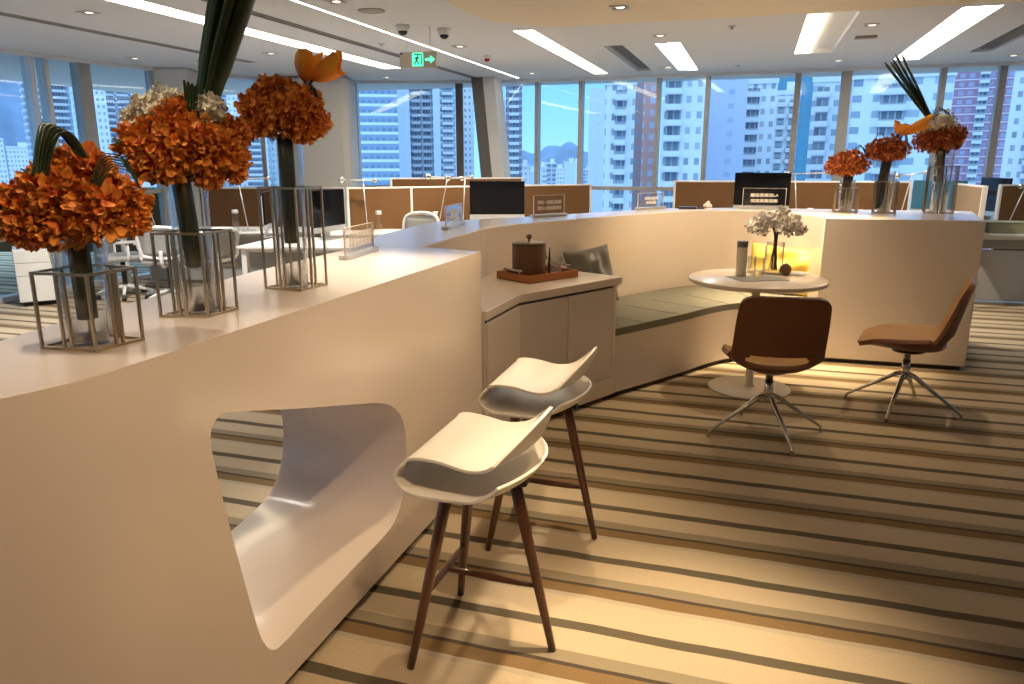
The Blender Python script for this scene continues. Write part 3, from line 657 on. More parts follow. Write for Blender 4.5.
for s in (-1, 1): tube(b, cr([(0, .010*s, 0), (0, .014*s, .05), (0, .012*s, .12), (0, .003*s, .172)], 4), .0055, 8, .6)
link('arms', b, mat('dark_steel', (.05, .045, .04), .25, .8), t, smooth=True)
b = bmesh.new(); ball(b, (0, 0, .176), .009, 12); link('tip', b, M['chrome'], t, smooth=True)
# =================================================================== FLOWER VASES
def leafloop(bm, a, top, c, r=.003, n=8):
    tube(bm, cr([a, Vector(a).lerp(Vector(top), .55)+Vector((0, 0, .02)), top, Vector(c).lerp(Vector(top), .5)+Vector((0, 0, .015)), c], 6), r, 6, .5)
def stand(pts4, z0, h, label, group, rr=.0032, mid=True):
    c = sum(pts4, Vector())/4; t = thing('metal_vase_stand', label, 'vase stand', (c.x, c.y, z0), 0, group)
    q = [Vector((p.x-c.x, p.y-c.y, 0)) for p in pts4]; up = Vector((0, 0, h))
    def sq(bm, a, b_, r): 
        d = (b_-a); L = d.length; rot = d.to_track_quat('Z', 'X').to_matrix(); box(bm, (a+b_)/2, (2*r, 2*r, L+2*r), rot=rot)
    b = bmesh.new()
    for i in range(4):
        sq(b, q[i]+Vector((0, 0, rr)), q[(i+1) % 4]+Vector((0, 0, rr)), rr)
    link('bottom_frame', b, M['gold'], t); b = bmesh.new()
    for i in range(4): sq(b, q[i]+up-Vector((0, 0, rr)), q[(i+1) % 4]+up-Vector((0, 0, rr)), rr)
    link('top_frame', b, M['gold'], t)
    for i in range(4):
        b = bmesh.new(); sq(b, q[i]+Vector((0, 0, rr)), q[i]+up-Vector((0, 0, rr)), rr); link('rod', b, M['gold'], t)
        if mid:
            for f in (.43, .57):
                m_ = q[i].lerp(q[(i+1) % 4], f); b = bmesh.new(); sq(b, m_+Vector((0, 0, rr)), m_+up-Vector((0, 0, rr)), rr); link('rod', b, M['gold'], t)
    return t, c
def glassvase(c, z0, prof, label, group):
    b = bmesh.new(); base = [(0, 0)]+[(r, z) for r, z in prof]; inner_ = [(r-.004, z) for r, z in prof[::-1]]; inner_[-1] = (prof[0][0]-.004, .02)
    lathe(b, base+inner_+[(0, .018)], 40); t = link('glass_vase', b, M['glass'], None, smooth=True, loc=(c.x, c.y, z0)); tag(t, label, 'vase', group); return t
def blades(parent, a0, a1, n, spread0, spread1, r, m, seed=1, name='grass_blade', bend=.0):
    rnd = random.Random(seed); a0 = Vector(a0); a1 = Vector(a1)
    side = (a1-a0).cross(Vector((0, 1, 0))).normalized(); fw = (a1-a0).normalized().cross(side)
    for i in range(n):
        f = -1+2*i/max(1, n-1); g = rnd.uniform(-1, 1)
        s = a0+side*f*spread0+fw*g*spread0*.6; e_ = a1+side*f*spread1+fw*g*spread1*.6+(a1-a0)*rnd.uniform(-.04, .04)
        b = bmesh.new(); m_ = (s+e_)/2+side*bend*f; tube(b, cr([s, m_, e_], 5), [r*.8]*3+[r]*4+[r]*3+[r*.35], 7, .45); link(name, b, m, parent, smooth=True)
ZV = CT
# vase one (front left)
g_st, g_gl, g_fl = 'metal stands under the three near vases', 'glass vases on the near end of the counter', 'orange bouquets on the near end of the counter'
q1 = [P(42.6, 348.8, ZV), P(96.5, 352.3, ZV), P(143, 340, ZV), P(91, 334.5, ZV)]
t, c1v = stand(q1, ZV+.0005, .178, 'low brass stand of the leftmost vase, shortest of the three near stands', g_st)
C1 = P(91, 343, ZV); glassvase(C1, ZV+.001, [(.044, 0), (.047, .012), (.050, .12), (.066, .27), (.078, .30)], 'flared clear glass vase, leftmost, under the lowest bouquet', g_gl)
def bouquet(C, zst0, zst1, sr, label, group, lean=(0, 0), stem_m=None):
    t = thing('flower_bouquet', label, 'flowers', (C.x, C.y, zst0), 0, group); h = zst1-zst0
    b = bmesh.new(); lathe(b, [(0, 0), (sr*.96, 0), (sr, .003), (sr*1.03, h*.5), (sr*1.08, h)], 28)
    for v in b.verts:
        a = math.atan2(v.co.y, v.co.x); k = 1+.06*math.cos(a*9)+.03*math.cos(a*17); v.co.x *= k; v.co.y *= k
        v.co.x += lean[0]*v.co.z/h; v.co.y += lean[1]*v.co.z/h
    link('stem_bundle', b, stem_m or M['stem'], t, smooth=True); return t
def at_plane(u, v, C):     # point on the vertical plane through C facing the camera
    d = _ray(u, v); n_ = Vector((C.x, C.y, 0)).normalized(); k = Vector((C.x, C.y, 0)).dot(n_)/Vector((d.x, d.y, 0)).dot(n_); return Vector((0, 0, CH))+d*k
def rel(u, v, C, t, back=0):
    p = at_plane(u, v, C); n_ = Vector((C.x, C.y, 0)).normalized(); s = 1+back/Vector((C.x, C.y)).length
    p = Vector((0, 0, CH))+(p-Vector((0, 0, CH)))*s; return p-t.location
def pxr(C): return Vector((C.x, C.y, 0)).length/FPX*1.0
zst = zat(82, 319, C1)
t = bouquet(C1, zst, zat(82, 205, C1), .0215, 'wide bouquet of ruffled orange flowers with looped grass, leftmost and lowest', g_fl)
k1 = pxr(C1)
for i, (u, v, r, bk) in enumerate([(22, 212, 26, .02), (52, 192, 26, -.01), (82, 173, 26, .02), (60, 222, 25, -.02), (92, 212, 28, -.04), (118, 203, 25, .0), (126, 217, 19, -.02), (98, 183, 19, .04), (30, 225, 20, .0), (8, 217, 16, .03)]):
    bloom(t, rel(u, v, C1, t, bk), r*k1*.92, M['petal'], 10+i, 230)
b = bmesh.new()
for i in range(5): leafloop(b, rel(34+3*i, 176, C1, t, -.05), rel(44+5*i, 124+2*i, C1, t, -.02*i), rel(78+2*i, 154+i, C1, t, -.05), .0055)
islands('looped_grass', b, M['blade'], t, smooth=True); b = bmesh.new()
for i in range(6): leafloop(b, rel(90+2*i, 182+i, C1, t, -.08), rel(112+2*i, 154+3*i, C1, t, -.07), rel(137+i*.5, 178+2*i, C1, t, -.06), .0030)
islands('looped_grass', b, M['blade'], t, smooth=True)
b = bmesh.new()
for (u, v, u2, v2) in ((25, 172, 45, 182), (30, 182, 50, 176), (84, 190, 96, 200), (100, 178, 88, 186), (20, 168, 32, 178)): tube(b, [rel(u, v, C1, t, -.03), rel((u+u2)/2, (v+v2)/2-2, C1, t, -.045), rel(u2, v2, C1, t, -.04)], [.001, .008, .004], 6, .3)
islands('leaf', b, M['blade'], t, smooth=True)
# vase two
q2 = [P(161, 317, ZV), P(208.2, 317.8, ZV), P(237.3, 309.2, ZV)]; q2.append(q2[0]+q2[2]-q2[1])
stand(q2, ZV+.0005, .232, 'medium height brass stand of the middle near vase', g_st)
C2 = P(200, 312.5, ZV); glassvase(C2, ZV+.001, [(.044, 0), (.046, .01), (.050, .2), (.054, .40), (.055, .425)], 'tall clear glass vase in the middle of the three near vases', g_gl)
zst = zat(192, 267, C2); t = bouquet(C2, zst, zat(185, 150, C2), .0235, 'large orange and cream bouquet with tall green blades reaching the ceiling', g_fl, (-.020, -.01)); k2 = pxr(C2)
for i, (u, v, r, bk) in enumerate([(149, 146, 25, .0), (172, 128, 22, .0), (165, 160, 22, -.02), (195, 142, 24, -.03), (212, 150, 24, -.02), (228, 135, 18, .02), (232, 160, 15, .0), (208, 174, 14, -.02), (236, 175, 9, .0), (182, 150, 20, .03), (146, 166, 14, .03), (180, 118, 18, .01)]):
    bloom(t, rel(u, v, C2, t, bk), r*k2*.95, M['petal'], 30+i, 215)
CW = petal_mat('cream_petal', (.70, .64, .52), (.95, .92, .82))
for i, (u, v, r, bk) in enumerate([(150, 113, 17, .03), (166, 106, 17, .05), (182, 104, 13, .05), (208, 108, 14, .0), (136, 118, 11, .04)]):
    bloom(t, rel(u, v, C2, t, bk), r*k2, CW, 60+i, 150, name='cream_bloom')
blades(t, rel(207, 100, C2, t, .02), rel(238, -28, C2, t, -.05), 12, 6*k2, 15*k2, 8.5*k2, M['blade'], 4)
b = bmesh.new(); tube(b, cr([rel(196, 112, C2, t, .0), rel(206, 70, C2, t, -.02), rel(222, -25, C2, t, -.03)], 6), .0016, 6); link('grass_blade', b, M['blade'], t)
b = bmesh.new()
for i in range(4): leafloop(b, rel(187+2*i, 118, C2, t, -.03), rel(184+4*i, 80+2*i, C2, t, -.03), rel(190+2.5*i, 116, C2, t, -.03), .0038)
islands('looped_grass', b, M['blade'], t, smooth=True)
b = bmesh.new()
for (u, v, u2, v2) in ((196, 118, 220, 122), (112, 138, 124, 142), (160, 150, 176, 158), (162, 172, 180, 164), (150, 178, 172, 182)): tube(b, [rel(u, v, C2, t, -.03), rel((u+u2)/2, (v+v2)/2+2, C2, t, -.04), rel(u2, v2, C2, t, -.03)], [.002, .016, .003], 6, .3)
islands('leaf', b, M['blade'], t, smooth=True)
# vase three
q3 = [P(266, 288.7, ZV), P(301.5, 291.2, ZV), P(326.7, 285, ZV)]; q3.append(q3[0]+q3[2]-q3[1])
stand(q3, ZV+.0005, .337, 'tall brass stand of the third near vase, highest of the three near stands', g_st)
C3 = P(295, 287, ZV); glassvase(C3, ZV+.001, [(.046, 0), (.048, .01), (.052, .25), (.056, .49), (.057, .515)], 'tallest clear glass vase, third of the near three, under the orange lilies', g_gl)
zst = zat(287, 243, C3); t = bouquet(C3, zst, zat(287, 118, C3), .0235, 'orange ruffled bouquet topped by two upright orange lilies', g_fl, (.0, -.0)); k3 = pxr(C3)
for i, (u, v, r, bk) in enumerate([(258, 108, 17, .0), (272, 94, 17, .0), (288, 108, 19, -.03), (303, 104, 18, .0), (314, 122, 15, .0), (298, 126, 16, -.02), (270, 122, 16, .0), (253, 125, 13, .01), (284, 92, 14, .04), (306, 132, 12, .0)]):
    bloom(t, rel(u, v, C3, t, bk), r*k3*.92, M['petal'], 80+i, 190)
def lily(parent, base, tip, w, name='lily', flop=.5, seed=1, m='lily'):
    base = Vector(base); tip = Vector(tip); ax = (tip-base); L = ax.length; ax.normalize(); s = ax.cross(Vector((0, 0, 1)) if abs(ax.z) < .9 else Vector((0, 1, 0))).normalized(); u = s.cross(ax)
    b = bmesh.new(); tl = b.verts.layers.float.new('tone'); rows = []; NA, NB = 14, 20
    for i in range(NA+1):
        f = i/NA; row = []
        for k in range(NB+1):
            a = -PI*.93+2*PI*.93*k/NB; lipf = .5+.5*math.cos(a)
            rr = w*(.10+.95*math.sin(min(1, f*1.35)*PI/2)**.8-.18*max(0, f-.6)*(1-flop)+.9*max(0, f-.72)*flop*(1-.3*lipf)); ln = L*(f*(.80+.20*(1-lipf)+.10*f*math.sin(3*a+seed)))
            v = b.verts.new(base+ax*ln+s*math.sin(a)*rr+u*(-math.cos(a))*rr*.8+s*.05*w*math.sin(5*a+seed)*f**3-ax*max(0, f-.86)*2.2*w*flop*(.6+.4*math.sin(3*a+seed))); v[tl] = .15+.85*f*abs(math.sin(a*1.5+seed)); row.append(v)
        rows.append(row)
    for i in range(NA):
        for k in range(NB): b.faces.new((rows[i][k], rows[i][k+1], rows[i+1][k+1], rows[i+1][k]))
    o = link(name, b, M[m], parent, smooth=True); sd = o.modifiers.new('t', 'SOLIDIFY'); sd.thickness = .0012; return o
lily(t, rel(305, 82, C3, t), rel(310, 48, C3, t, .01), 12*k3, seed=1, flop=.15); lily(t, rel(312, 80, C3, t), rel(344, 60, C3, t, -.03), 12.5*k3, seed=2.5, flop=.45)
b = bmesh.new(); tube(b, [rel(303, 98, C3, t), rel(304, 88, C3, t), rel(306, 78, C3, t)], .005, 8); tube(b, [rel(303, 98, C3, t), rel(308, 86, C3, t), rel(316, 76, C3, t)], .005, 8)
for i in range(4): leafloop(b, rel(303+2*i, 98, C3, t, -.02), rel(309+i, 84+2*i, C3, t, -.03), rel(315+i, 97, C3, t, -.02), .003)
tube(b, [rel(274, 90, C3, t, -.05), rel(282, 87, C3, t, -.06), rel(290, 92, C3, t, -.05)], [.002, .009, .002], 6, .4)
islands('looped_grass', b, M['blade'], t, smooth=True)
# three far vases on the square block
def far_set(u0, u1, vb, vt, stem_top, stem_bot, heads, labs, m, seed):
    uc = (u0+u1)/2; cpt = P(uc, vb, ZV); wv = (P(u1, vb, ZV)-P(u0, vb, ZV)).length; cpt = Vector((cpt.x, min(cpt.y, 7.2), ZV))
    cpt = Vector((cpt.x, cpt.y, ZV)); a = math.atan2(cpt.y, cpt.x)-PI/2+.12; hw = wv/2*.86
    pts4 = [cpt+Matrix.Rotation(a, 3, 'Z') @ Vector((sx*hw, sy*hw*.8, 0)) for sx, sy in ((-1, -1), (1, -1), (1, 1), (-1, 1))]
    h = zat(uc, vt, cpt)-ZV; stand(pts4, ZV+.0005, h, labs[0], 'metal stands on the square block', .0032, True)
    glassvase(cpt, ZV+.001, [(hw*.60, 0), (hw*.63, .01), (hw*.70, h*1.3)], labs[1], 'glass vases on the square block')
    z0 = zat(stem_bot[0], stem_bot[1], cpt); z1 = zat(stem_top[0], stem_top[1], cpt); pb = at_plane(stem_bot[0], stem_bot[1], cpt); pt = at_plane(stem_top[0], stem_top[1], cpt)
    kk = cpt.length/FPX if False else Vector((cpt.x, cpt.y, 0)).length/FPX
    t = bouquet(Vector((pb.x, pb.y, 0)), max(z0, ZV+.03), z1, 3.6*kk, labs[2], 'orange bouquets on the square block', (pt.x-pb.x, pt.y-pb.y), mat('grey_green_stems', (.022, .024, .015), .6))
    for i, (u, v, r) in enumerate(heads): bloom(t, rel(u, v, cpt, t, random.Random(i+seed).uniform(-.03, .03)), r*kk*.93, M['rust'], seed+i, 110, nn=3)
    return t, cpt, kk
t, Cf, kk = far_set(832.5, 856.7, 212, 187.5, (849, 172), (843, 208), [(840, 163, 10), (851, 160, 10), (860, 165, 8.5), (833, 167, 7), (848, 168, 9)], ['short brass stand, left one of three on the square block', 'short clear glass vase, left one of three on the square block', 'small rusty orange bouquet with one loop of grass, left on the square block'], 'rust', 200)
b = bmesh.new()
for i in range(3): leafloop(b, rel(852+i, 155, Cf, t), rel(860+i, 145+i, Cf, t), rel(866+i, 157, Cf, t), .007)
tube(b, [rel(828, 158, Cf, t), rel(832, 160, Cf, t), rel(838, 158, Cf, t)], [.002, .014, .004], 6, .4)
islands('looped_grass', b, M['blade'], t, smooth=True)
t, Cf, kk = far_set(872, 895, 213, 181, (887, 160), (877, 208), [(878, 150, 10), (890, 147, 10), (899, 150, 9), (874, 152, 7), (888, 153, 9)], ['middle height brass stand of the three on the square block', 'middle clear glass vase of the three on the square block', 'rusty orange bouquet with a sideways orange lily, middle on the square block'], 'rust', 230)
lily(t, rel(900, 135, Cf, t), rel(934, 119, Cf, t), 6*kk, seed=1, flop=.2, m='lily'); lily(t, rel(897, 134, Cf, t), rel(904, 121, Cf, t), 6*kk, seed=2, flop=.9, m='lily')
b = bmesh.new(); tube(b, [rel(893, 140, Cf, t), rel(900, 133, Cf, t), rel(908, 129, Cf, t)], .010, 7)
for i in range(3): leafloop(b, rel(898+i, 142, Cf, t), rel(904+i, 133, Cf, t), rel(906+i, 144, Cf, t), .006)
leafloop(b, rel(874, 142, Cf, t), rel(880, 133, Cf, t), rel(885, 139, Cf, t), .006)
islands('looped_grass', b, M['blade'], t, smooth=True)
t, Cf, kk = far_set(923, 952, 213, 166, (941, 146), (938, 182), [(924, 141, 9), (936, 142, 10), (949, 140, 11), (957, 134, 8), (930, 136, 8), (944, 134, 9)], ['tall brass stand, right one of three on the square block', 'tall clear glass vase, right one of three on the square block', 'rust and cream bouquet with long green blades leaning left, right on the square block'], 'rust', 260)
for i, (u, v, r) in enumerate([(934, 126, 7), (943, 121, 9), (950, 124, 6), (926, 131, 5)]): bloom(t, rel(u, v, Cf, t), r*kk, CW, 300+i, 40, name='cream_bloom', nn=3)
blades(t, rel(929, 117, Cf, t), rel(893, 58, Cf, t), 5, 1.5*kk, 7*kk, 2.6*kk, M['blade'], 9)
b = bmesh.new()
for i in range(4): leafloop(b, rel(931+i, 120, Cf, t), rel(938+2*i, 107+i, Cf, t), rel(949+i, 118, Cf, t), .006)
islands('looped_grass', b, M['blade'], t, smooth=True)
# =================================================================== ACRYLIC SIGNS
def sign(p, q, h, lines, label, size, frosted=True):
    p, q = Vector((p[0], p[1], 0)), Vector((q[0], q[1], 0)); c = (p+q)/2; d = q-p; L = d.length; a = math.atan2(d.y, d.x)
    t = thing('acrylic_sign', label, 'sign', (c.x, c.y, CT+.0008), a, 'clear acrylic signs along the counter')
    b = bmesh.new(); box(b, (0, 0, .010), (L*1.06, .045, .02)); rbox('sign_base', b, M['silver'], t, .002)
    b = bmesh.new(); box(b, (0, 0, .018+h/2), (L*.94, .008, h)); link('plate', b, M['acrylic'], t)
    b = bmesh.new(); e_ = .0022
    box(b, (-L*.47, 0, .018+h/2), (e_*2, .0085, h)); box(b, (L*.47, 0, .018+h/2), (e_*1.4, .0085, h)); box(b, (0, 0, .018+h), (L*.94, .0085, e_)); link('plate_edge', b, M['acrylic_edge'], t)
    for i, s in enumerate(lines):
        me = text_mesh(s, size); me.materials.append(M['char']); o = bpy.data.objects.new('lettering', me); COL.objects.link(o); o.parent = t
        w_ = max((v.co.x for v in me.vertices), default=.1)*2; k = min(1.25, L*.72/w_)
        o.location = (0, -.0055, .018+h*(.62-.30*i)); o.rotation_euler = (PI/2, 0, 0); o.scale = (k, 1, 1)
    return t
sign((-1.69, 2.89), (-1.735, 3.25), .118, ['固国圖回国国圖', '国圖国国国圖'], 'clear acrylic sign with two white text lines, beside the third near vase', .034)
sign((-1.845, 4.40), (-1.90, 4.83), .125, ['国圖国圖国', '圖国圖国'], 'small clear acrylic sign seen at an angle where the counter widens', .032)
sign((-1.615, 5.58), (-1.43, 5.86), .145, ['国圖一国圖回国国', '圖国人圖国圖国国'], 'clear acrylic sign in front of the brown partition, left of the windows', .029)
sign((-.99, 6.72), (-.79, 7.02), .125, ['国圖国圖国', '国圖国圖'], 'nearly invisible clear acrylic sign with reddish text in front of the windows', .026)
sign((-.12, 7.20), (.27, 7.22), .165, ['圖国圖圖国LA', '国国圖圖国圖'], 'clear acrylic sign standing in front of the black monitor back', .029)
# =================================================================== OFFICE BEHIND
def partition(pa, pb, top, m, label, posts=(0, 1), bottom=.30, th=.045):
    pa, pb = Vector((pa[0], pa[1], 0)), Vector((pb[0], pb[1], 0)); d = pb-pa; L = d.length; a = math.atan2(d.y, d.x)
    t = thing('office_partition', label, 'partition', pa, a)
    b = bmesh.new(); box(b, (L/2, 0, (bottom+top)/2), (L-.02, th*.8, top-bottom-.02)); rbox('fabric_panel', b, m, t, .003)
    b = bmesh.new(); box(b, (L/2, 0, top-.008), (L, th, .020)); rbox('top_rail', b, M['partframe'], t, .003)
    for f in posts: b = bmesh.new(); box(b, (L*f, 0, top/2), (.028, th+.004, top)); rbox('post', b, M['partframe'], t, .003)
    return t
pA = P(-70, 187.2, 1.2); pB = P(343, 187.4, 1.2)
partition(pA, pB, 1.2, M['part'], 'long brown partition behind the left desks', (0, .33, .66, 1))
partition(P(347, 187.6, 1.24), P(590, 184, 1.24), 1.24, M['part'], 'caramel partition behind the desks in the middle, left of the low windows', (0, .235, 1))
partition(P(391, 178, 1.33), P(522, 177.5, 1.33), 1.33, M['part'], 'brown partition rising behind the middle partition', (0, 1))
partition(P(675, 180.5, 1.31), P(911, 181.5, 1.31), 1.31, M['part'], 'wide brown partition behind the black monitor and the small far vases', (0, 1))
partition(P(954, 183, 1.30), P(985.5, 186, 1.30), 1.30, M['part2'], 'beige side partition with a white frame next to the square block', (0, 1), .75)
partition(P(1001, 184.5, 1.28), P(1075, 184.5, 1.28), 1.28, M['part'], 'brown partition at the right edge of the photo', (0, 1))
def desk(o, a, L, D, label, h=.73, legs=True, modesty=True, panelm='grey_panel', mz=(.10, .60)):
    t = thing('office_desk', label, 'desk', (o[0], o[1], 0), a)
    b = bmesh.new(); box(b, (L/2, D/2, h-.0125), (L, D, .025)); rbox('desktop', b, M['white'], t, .004)
    if modesty: b = bmesh.new(); box(b, (L/2, D*.85, (mz[0]+mz[1])/2), (L-.12, .018, mz[1]-mz[0])); rbox('modesty_panel', b, M[panelm], t, .002)
    b = bmesh.new(); box(b, (L/2, .10, h-.045), (L-.12, .04, .04)); box(b, (L/2, D-.10, h-.045), (L-.12, .04, .04)); rbox('under_frame', b, M['metalwhite'], t, .002)
    if legs:
        for x, y in ((.05, .06), (L-.05, .06), (.05, D-.06), (L-.05, D-.06)): b = bmesh.new(); box(b, (x, y, (h-.025)/2), (.055, .055, h-.025)); rbox('leg', b, M['metalwhite'], t, .004)
    return t
# desk A runs along the left facade
e0 = P(-60, 243, .73); e1 = P(72, 229.5, .73); aA = math.atan2(e1.y-e0.y, e1.x-e0.x)
dA = desk((e0.x, e0.y), aA, (e1-e0).length, .72, 'white desk with square legs at the far left behind the lowest bouquet', modesty=False)
o = desk((-7.3, 7.2), math.radians(15.5), 2.4, .72, 'white desk in front of the long brown partition, seen between the near vases', mz=(.05, .66))
o = desk((-4.86, 6.26), math.radians(11), 1.2, .95, 'white desk corner just behind the third near vase', modesty=False)
for nm, pts in (('drawer', 3),):
    pc = P(20.7, 307.5, 0); pd = P(61, 304, 0); d = (pd-pc); a = math.atan2(d.y, d.x); L = d.length
    t = thing('drawer_pedestal', 'white three-drawer pedestal under the far left desk', 'drawer unit', pc, a)
    b = bmesh.new(); box(b, (L/2, .27, .335), (L, .54, .57)); rbox('carcass', b, M['white'], t, .006)
    for z0, z1 in ((.055, .335), (.34, .475), (.48, .615)):
        b = bmesh.new(); box(b, (L/2, -.008, (z0+z1)/2), (L-.01, .018, z1-z0)); rbox('drawer', b, M['white'], t, .003)
    b = bmesh.new(); box(b, (L/2, .27, .03), (L-.06, .46, .03)); link('base', b, M['rubber'], t)
    for x, y in ((.05, .05), (L-.05, .05), (.05, .49), (L-.05, .49)): b = bmesh.new(); tube(b, [(x-.01, y, .016), (x+.01, y, .016)], .016, 12); link('caster', b, M['rubber'], t)
# right desk
t = desk((2.32, 9.40), math.radians(4), 2.6, .80, 'white desk at the right edge with a grey front panel to the floor', .775, legs=False, modesty=False)
b = bmesh.new(); box(b, (1.3, .10, .315), (2.56, .03, .56)); rbox('front_panel', b, M['grey_panel'], t, .003)
b = bmesh.new(); box(b, (1.3, .10, .012), (2.56, .05, .024)); rbox('reflection_strip', b, M['silver'], t, .002)  # silver strip stands in for a reflection along the floor edge
b = bmesh.new(); box(b, (1.3, .11, .67), (2.5, .02, .12)); link('cable_tray', b, M['alu'], t)
b = bmesh.new(); box(b, (.0, 0, .06), (.42, .26, .115)); box(b, (0, 0, .12), (.44, .28, .012)); o = rbox('storage_box', b, M['box'], None, .004, loc=(2.66, 9.66, .776), rot=(0, 0, math.radians(4))); tag(o, 'olive grey box on the right desk beside the beige partition', 'box')
b = bmesh.new()
for i in range(5): box(b, (.02*math.sin(i*3), .01*math.cos(i*5), .004+.006*i), (.30, .21, .005), .12*math.sin(i*2.1))
o = link('paper_stack', b, mat('white_paper', (.75, .73, .70), .6), None, loc=(3.15, 9.62, .7765)); tag(o, 'loose stack of white papers on the right desk', 'papers')
# monitors
def monitor(loc, rz, w_, label, z0=.73, zb=.13, chin=True, m='screen', backm=None, group='computer monitors'):
    t = thing('computer_monitor', label, 'monitor', (loc[0], loc[1], z0), rz, group); h = w_*.60
    b = bmesh.new(); box(b, (0, 0, zb+h/2), (w_, .022, h)); rbox('screen', b, M[m], t, .004)
    b = bmesh.new(); box(b, (0, .016, zb+h/2-.02), (w_*.92, .02, h*.86)); rbox('back_cover', b, M[backm or 'silver'], t, .008)
    b = bmesh.new(); box(b, (0, 0, zb-.03), (w_, .024, .058)); rbox('chin', b, M['silver'] if chin else M['black'], t, .003)
    b = bmesh.new(); box(b, (0, .04, (zb+.12)/2), (.16, .008, zb+.12)); box(b, (0, .0, .005), (.18, .17, .009)); rbox('stand', b, M['silver'], t, .002)
    return t
def mon_at(u0, u1, vt, vb, dist, label, turn=0, dz=.73, **k):
    """monitor whose picture spans u0..u1 at forward distance dist"""
    w_ = (u1-u0)/FPX*dist/max(.2, math.cos(turn)); uc = (u0+u1)/2; d = _ray(uc, vb); p = d*(dist/d.dot(_F)); p.z += CH
    a = math.atan2(-p.x, p.y)+turn; h = w_*.60
    t = monitor((p.x, p.y), a, w_, label, dz+.001, p.z-dz+.03, **k); return t
mon_at(470, 524.5, 177, 217, 9.2, 'black all-in-one computer with a silver chin facing the camera, above the counter', .02)
mon_at(313, 345, 182, 229, 8.1, 'dark computer screen turned sideways behind the third near vase', 1.0)
mon_at(264.5, 275, 181, 226, 8.3, 'computer screen seen almost edge-on, inside the third vase stand', 1.40)
mon_at(734, 787, 174, 208, 8.9, 'black computer monitor behind the square-lettered acrylic sign', -.03, .80)
mon_at(913, 960, 176, 212, 8.85, 'monitor coloured blue for a window reflection, behind the tall far vase', .10, .80, m='teal', backm='teal')
mon_at(979, 1004, 176, 214, 9.35, 'narrow black monitor right of the beige side partition', -1.1, .775)
# ball lamps
def desk_lamp(foot, top, ends, label, r=.028):
    foot = Vector(foot); t = thing('desk_lamp', label, 'desk lamp', foot, 0, 'desk lamps with chrome balls')
    b = bmesh.new(); lathe(b, [(0, 0), (.085, 0), (.085, .012), (.02, .018), (0, .018)], 24); link('lamp_base', b, M['silver'], t)
    tp = Vector(top)-foot; b = bmesh.new(); tube(b, [(0, 0, .015), tp], .006, 8); link('stem', b, M['silver'], t, smooth=True)
    a, c = [Vector(e_)-foot for e_ in ends]; b = bmesh.new(); tube(b, [a, c], .010, 8, .7); link('arm', b, M['silver'], t, smooth=True)
    for q, rr in ((a, 1.25), (c, .95)):
        b = bmesh.new(); ball(b, q, r*rr, 18); link('ball', b, M['chrome'], t, smooth=True)
def lampset(uf, yf, zf, ut, vt, ua, va, ub, vb, label, r=.028):
    f = PY(uf, 200, yf); f.z = zf+.001; desk_lamp(f, at_plane(ut, vt, f), [at_plane(ua, va, f), at_plane(ub, vb, f)], label, r)
lampset(246, 7.72, .73, 238, 180, 226, 180, 268, 178, 'thin lamp with chrome balls between the second and third near vases')
lampset(366.5, 8.15, .73, 363, 181, 342, 180, 375, 180.5, 'thin lamp with chrome balls above the first acrylic sign', .032)
lampset(462, 8.35, .73, 465, 178, 448, 178, 471, 177, 'thin lamp with chrome balls just left of the silver-chinned computer', .030)
lampset(437, 8.3, .73, 447, 180, 428, 176.5, 462, 178.5, 'leaning lamp with chrome balls behind the small angled sign', .030)
lampset(799, 9.6, .80, 795, 175, 787, 174, 827, 173, 'thin lamp with chrome balls right of the lettered black monitor', .026)
lampset(900, 9.6, .80, 912, 175, 897, 176, 926, 172.5, 'lamp arm with a chrome ball behind the middle far vase', .026)
lampset(1010, 9.95, .775, 1026, 186, 1021, 186, 1060, 185, 'lamp with a slanted stem at the right edge of the photo', .026)
lampset(153, 7.55, .73, 146, 200, 140, 182, 160, 181, 'lamp on the desk between the first and second near vases')
# bottles and small desk objects
def small_bottle(u, y, z, r, h, label):
    p = PY(u, 200, y); p.z = z+.001; t = thing('desk_bottle', label, 'bottle', p); b = bmesh.new(); lathe(b, [(0, 0), (r, 0), (r, h*.8), (r*.9, h*.82)], 16); link('bottle_body', b, M['glass'], t, smooth=True)
    b = bmesh.new(); lathe(b, [(r*1.05, h*.82), (r*1.05, h), (0, h)], 16); link('cap', b, M['silver'], t, smooth=True)
small_bottle(234, 7.72, .73, .035, .25, 'clear bottle with a grey cap, right of the middle near vase')
small_bottle(378, 8.2, .73, .035, .24, 'clear bottle with a grey cap before the caramel partition')
small_bottle(435, 8.55, .73, .032, .22, 'clear bottle with a grey cap just left of the small angled sign')
small_bottle(811, 9.45, .80, .032, .22, 'small grey-capped bottle right of the lettered sign')
b = bmesh.new(); box(b, (0, 0, .03), (.5, .34, .05)); box(b, (0, 0, .065), (.44, .30, .02)); o = rbox('document_tray', b, mat('tray_grey', (.32, .28, .24), .5), None, .006, loc=P(6, 233.5, .732)+Vector((0, 0, .001)), rot=(0, 0, .9)); tag(o, 'grey document tray on the far left desk', 'tray')
def plush(u, v, z, s, label, cat='ornament'):
    p = P(u, v, z); b = bmesh.new(); ball(b, (0, 0, s*.5), s*.5, 12); ball(b, (s*.45, 0, s*.35), s*.3, 10); ball(b, (-s*.45, 0, s*.4), s*.28, 10); ball(b, (.1*s, 0, s*.95), s*.24, 10); o = link('small_ornament', b, M['orchid'], None, smooth=True, loc=p); tag(o, label, cat)
plush(707.5, 208, 1.1305, .055, 'small white ornament on the counter left of the black monitor')
plush(986, 221.5, .78, .10, 'small white flower ornament on the right desk')
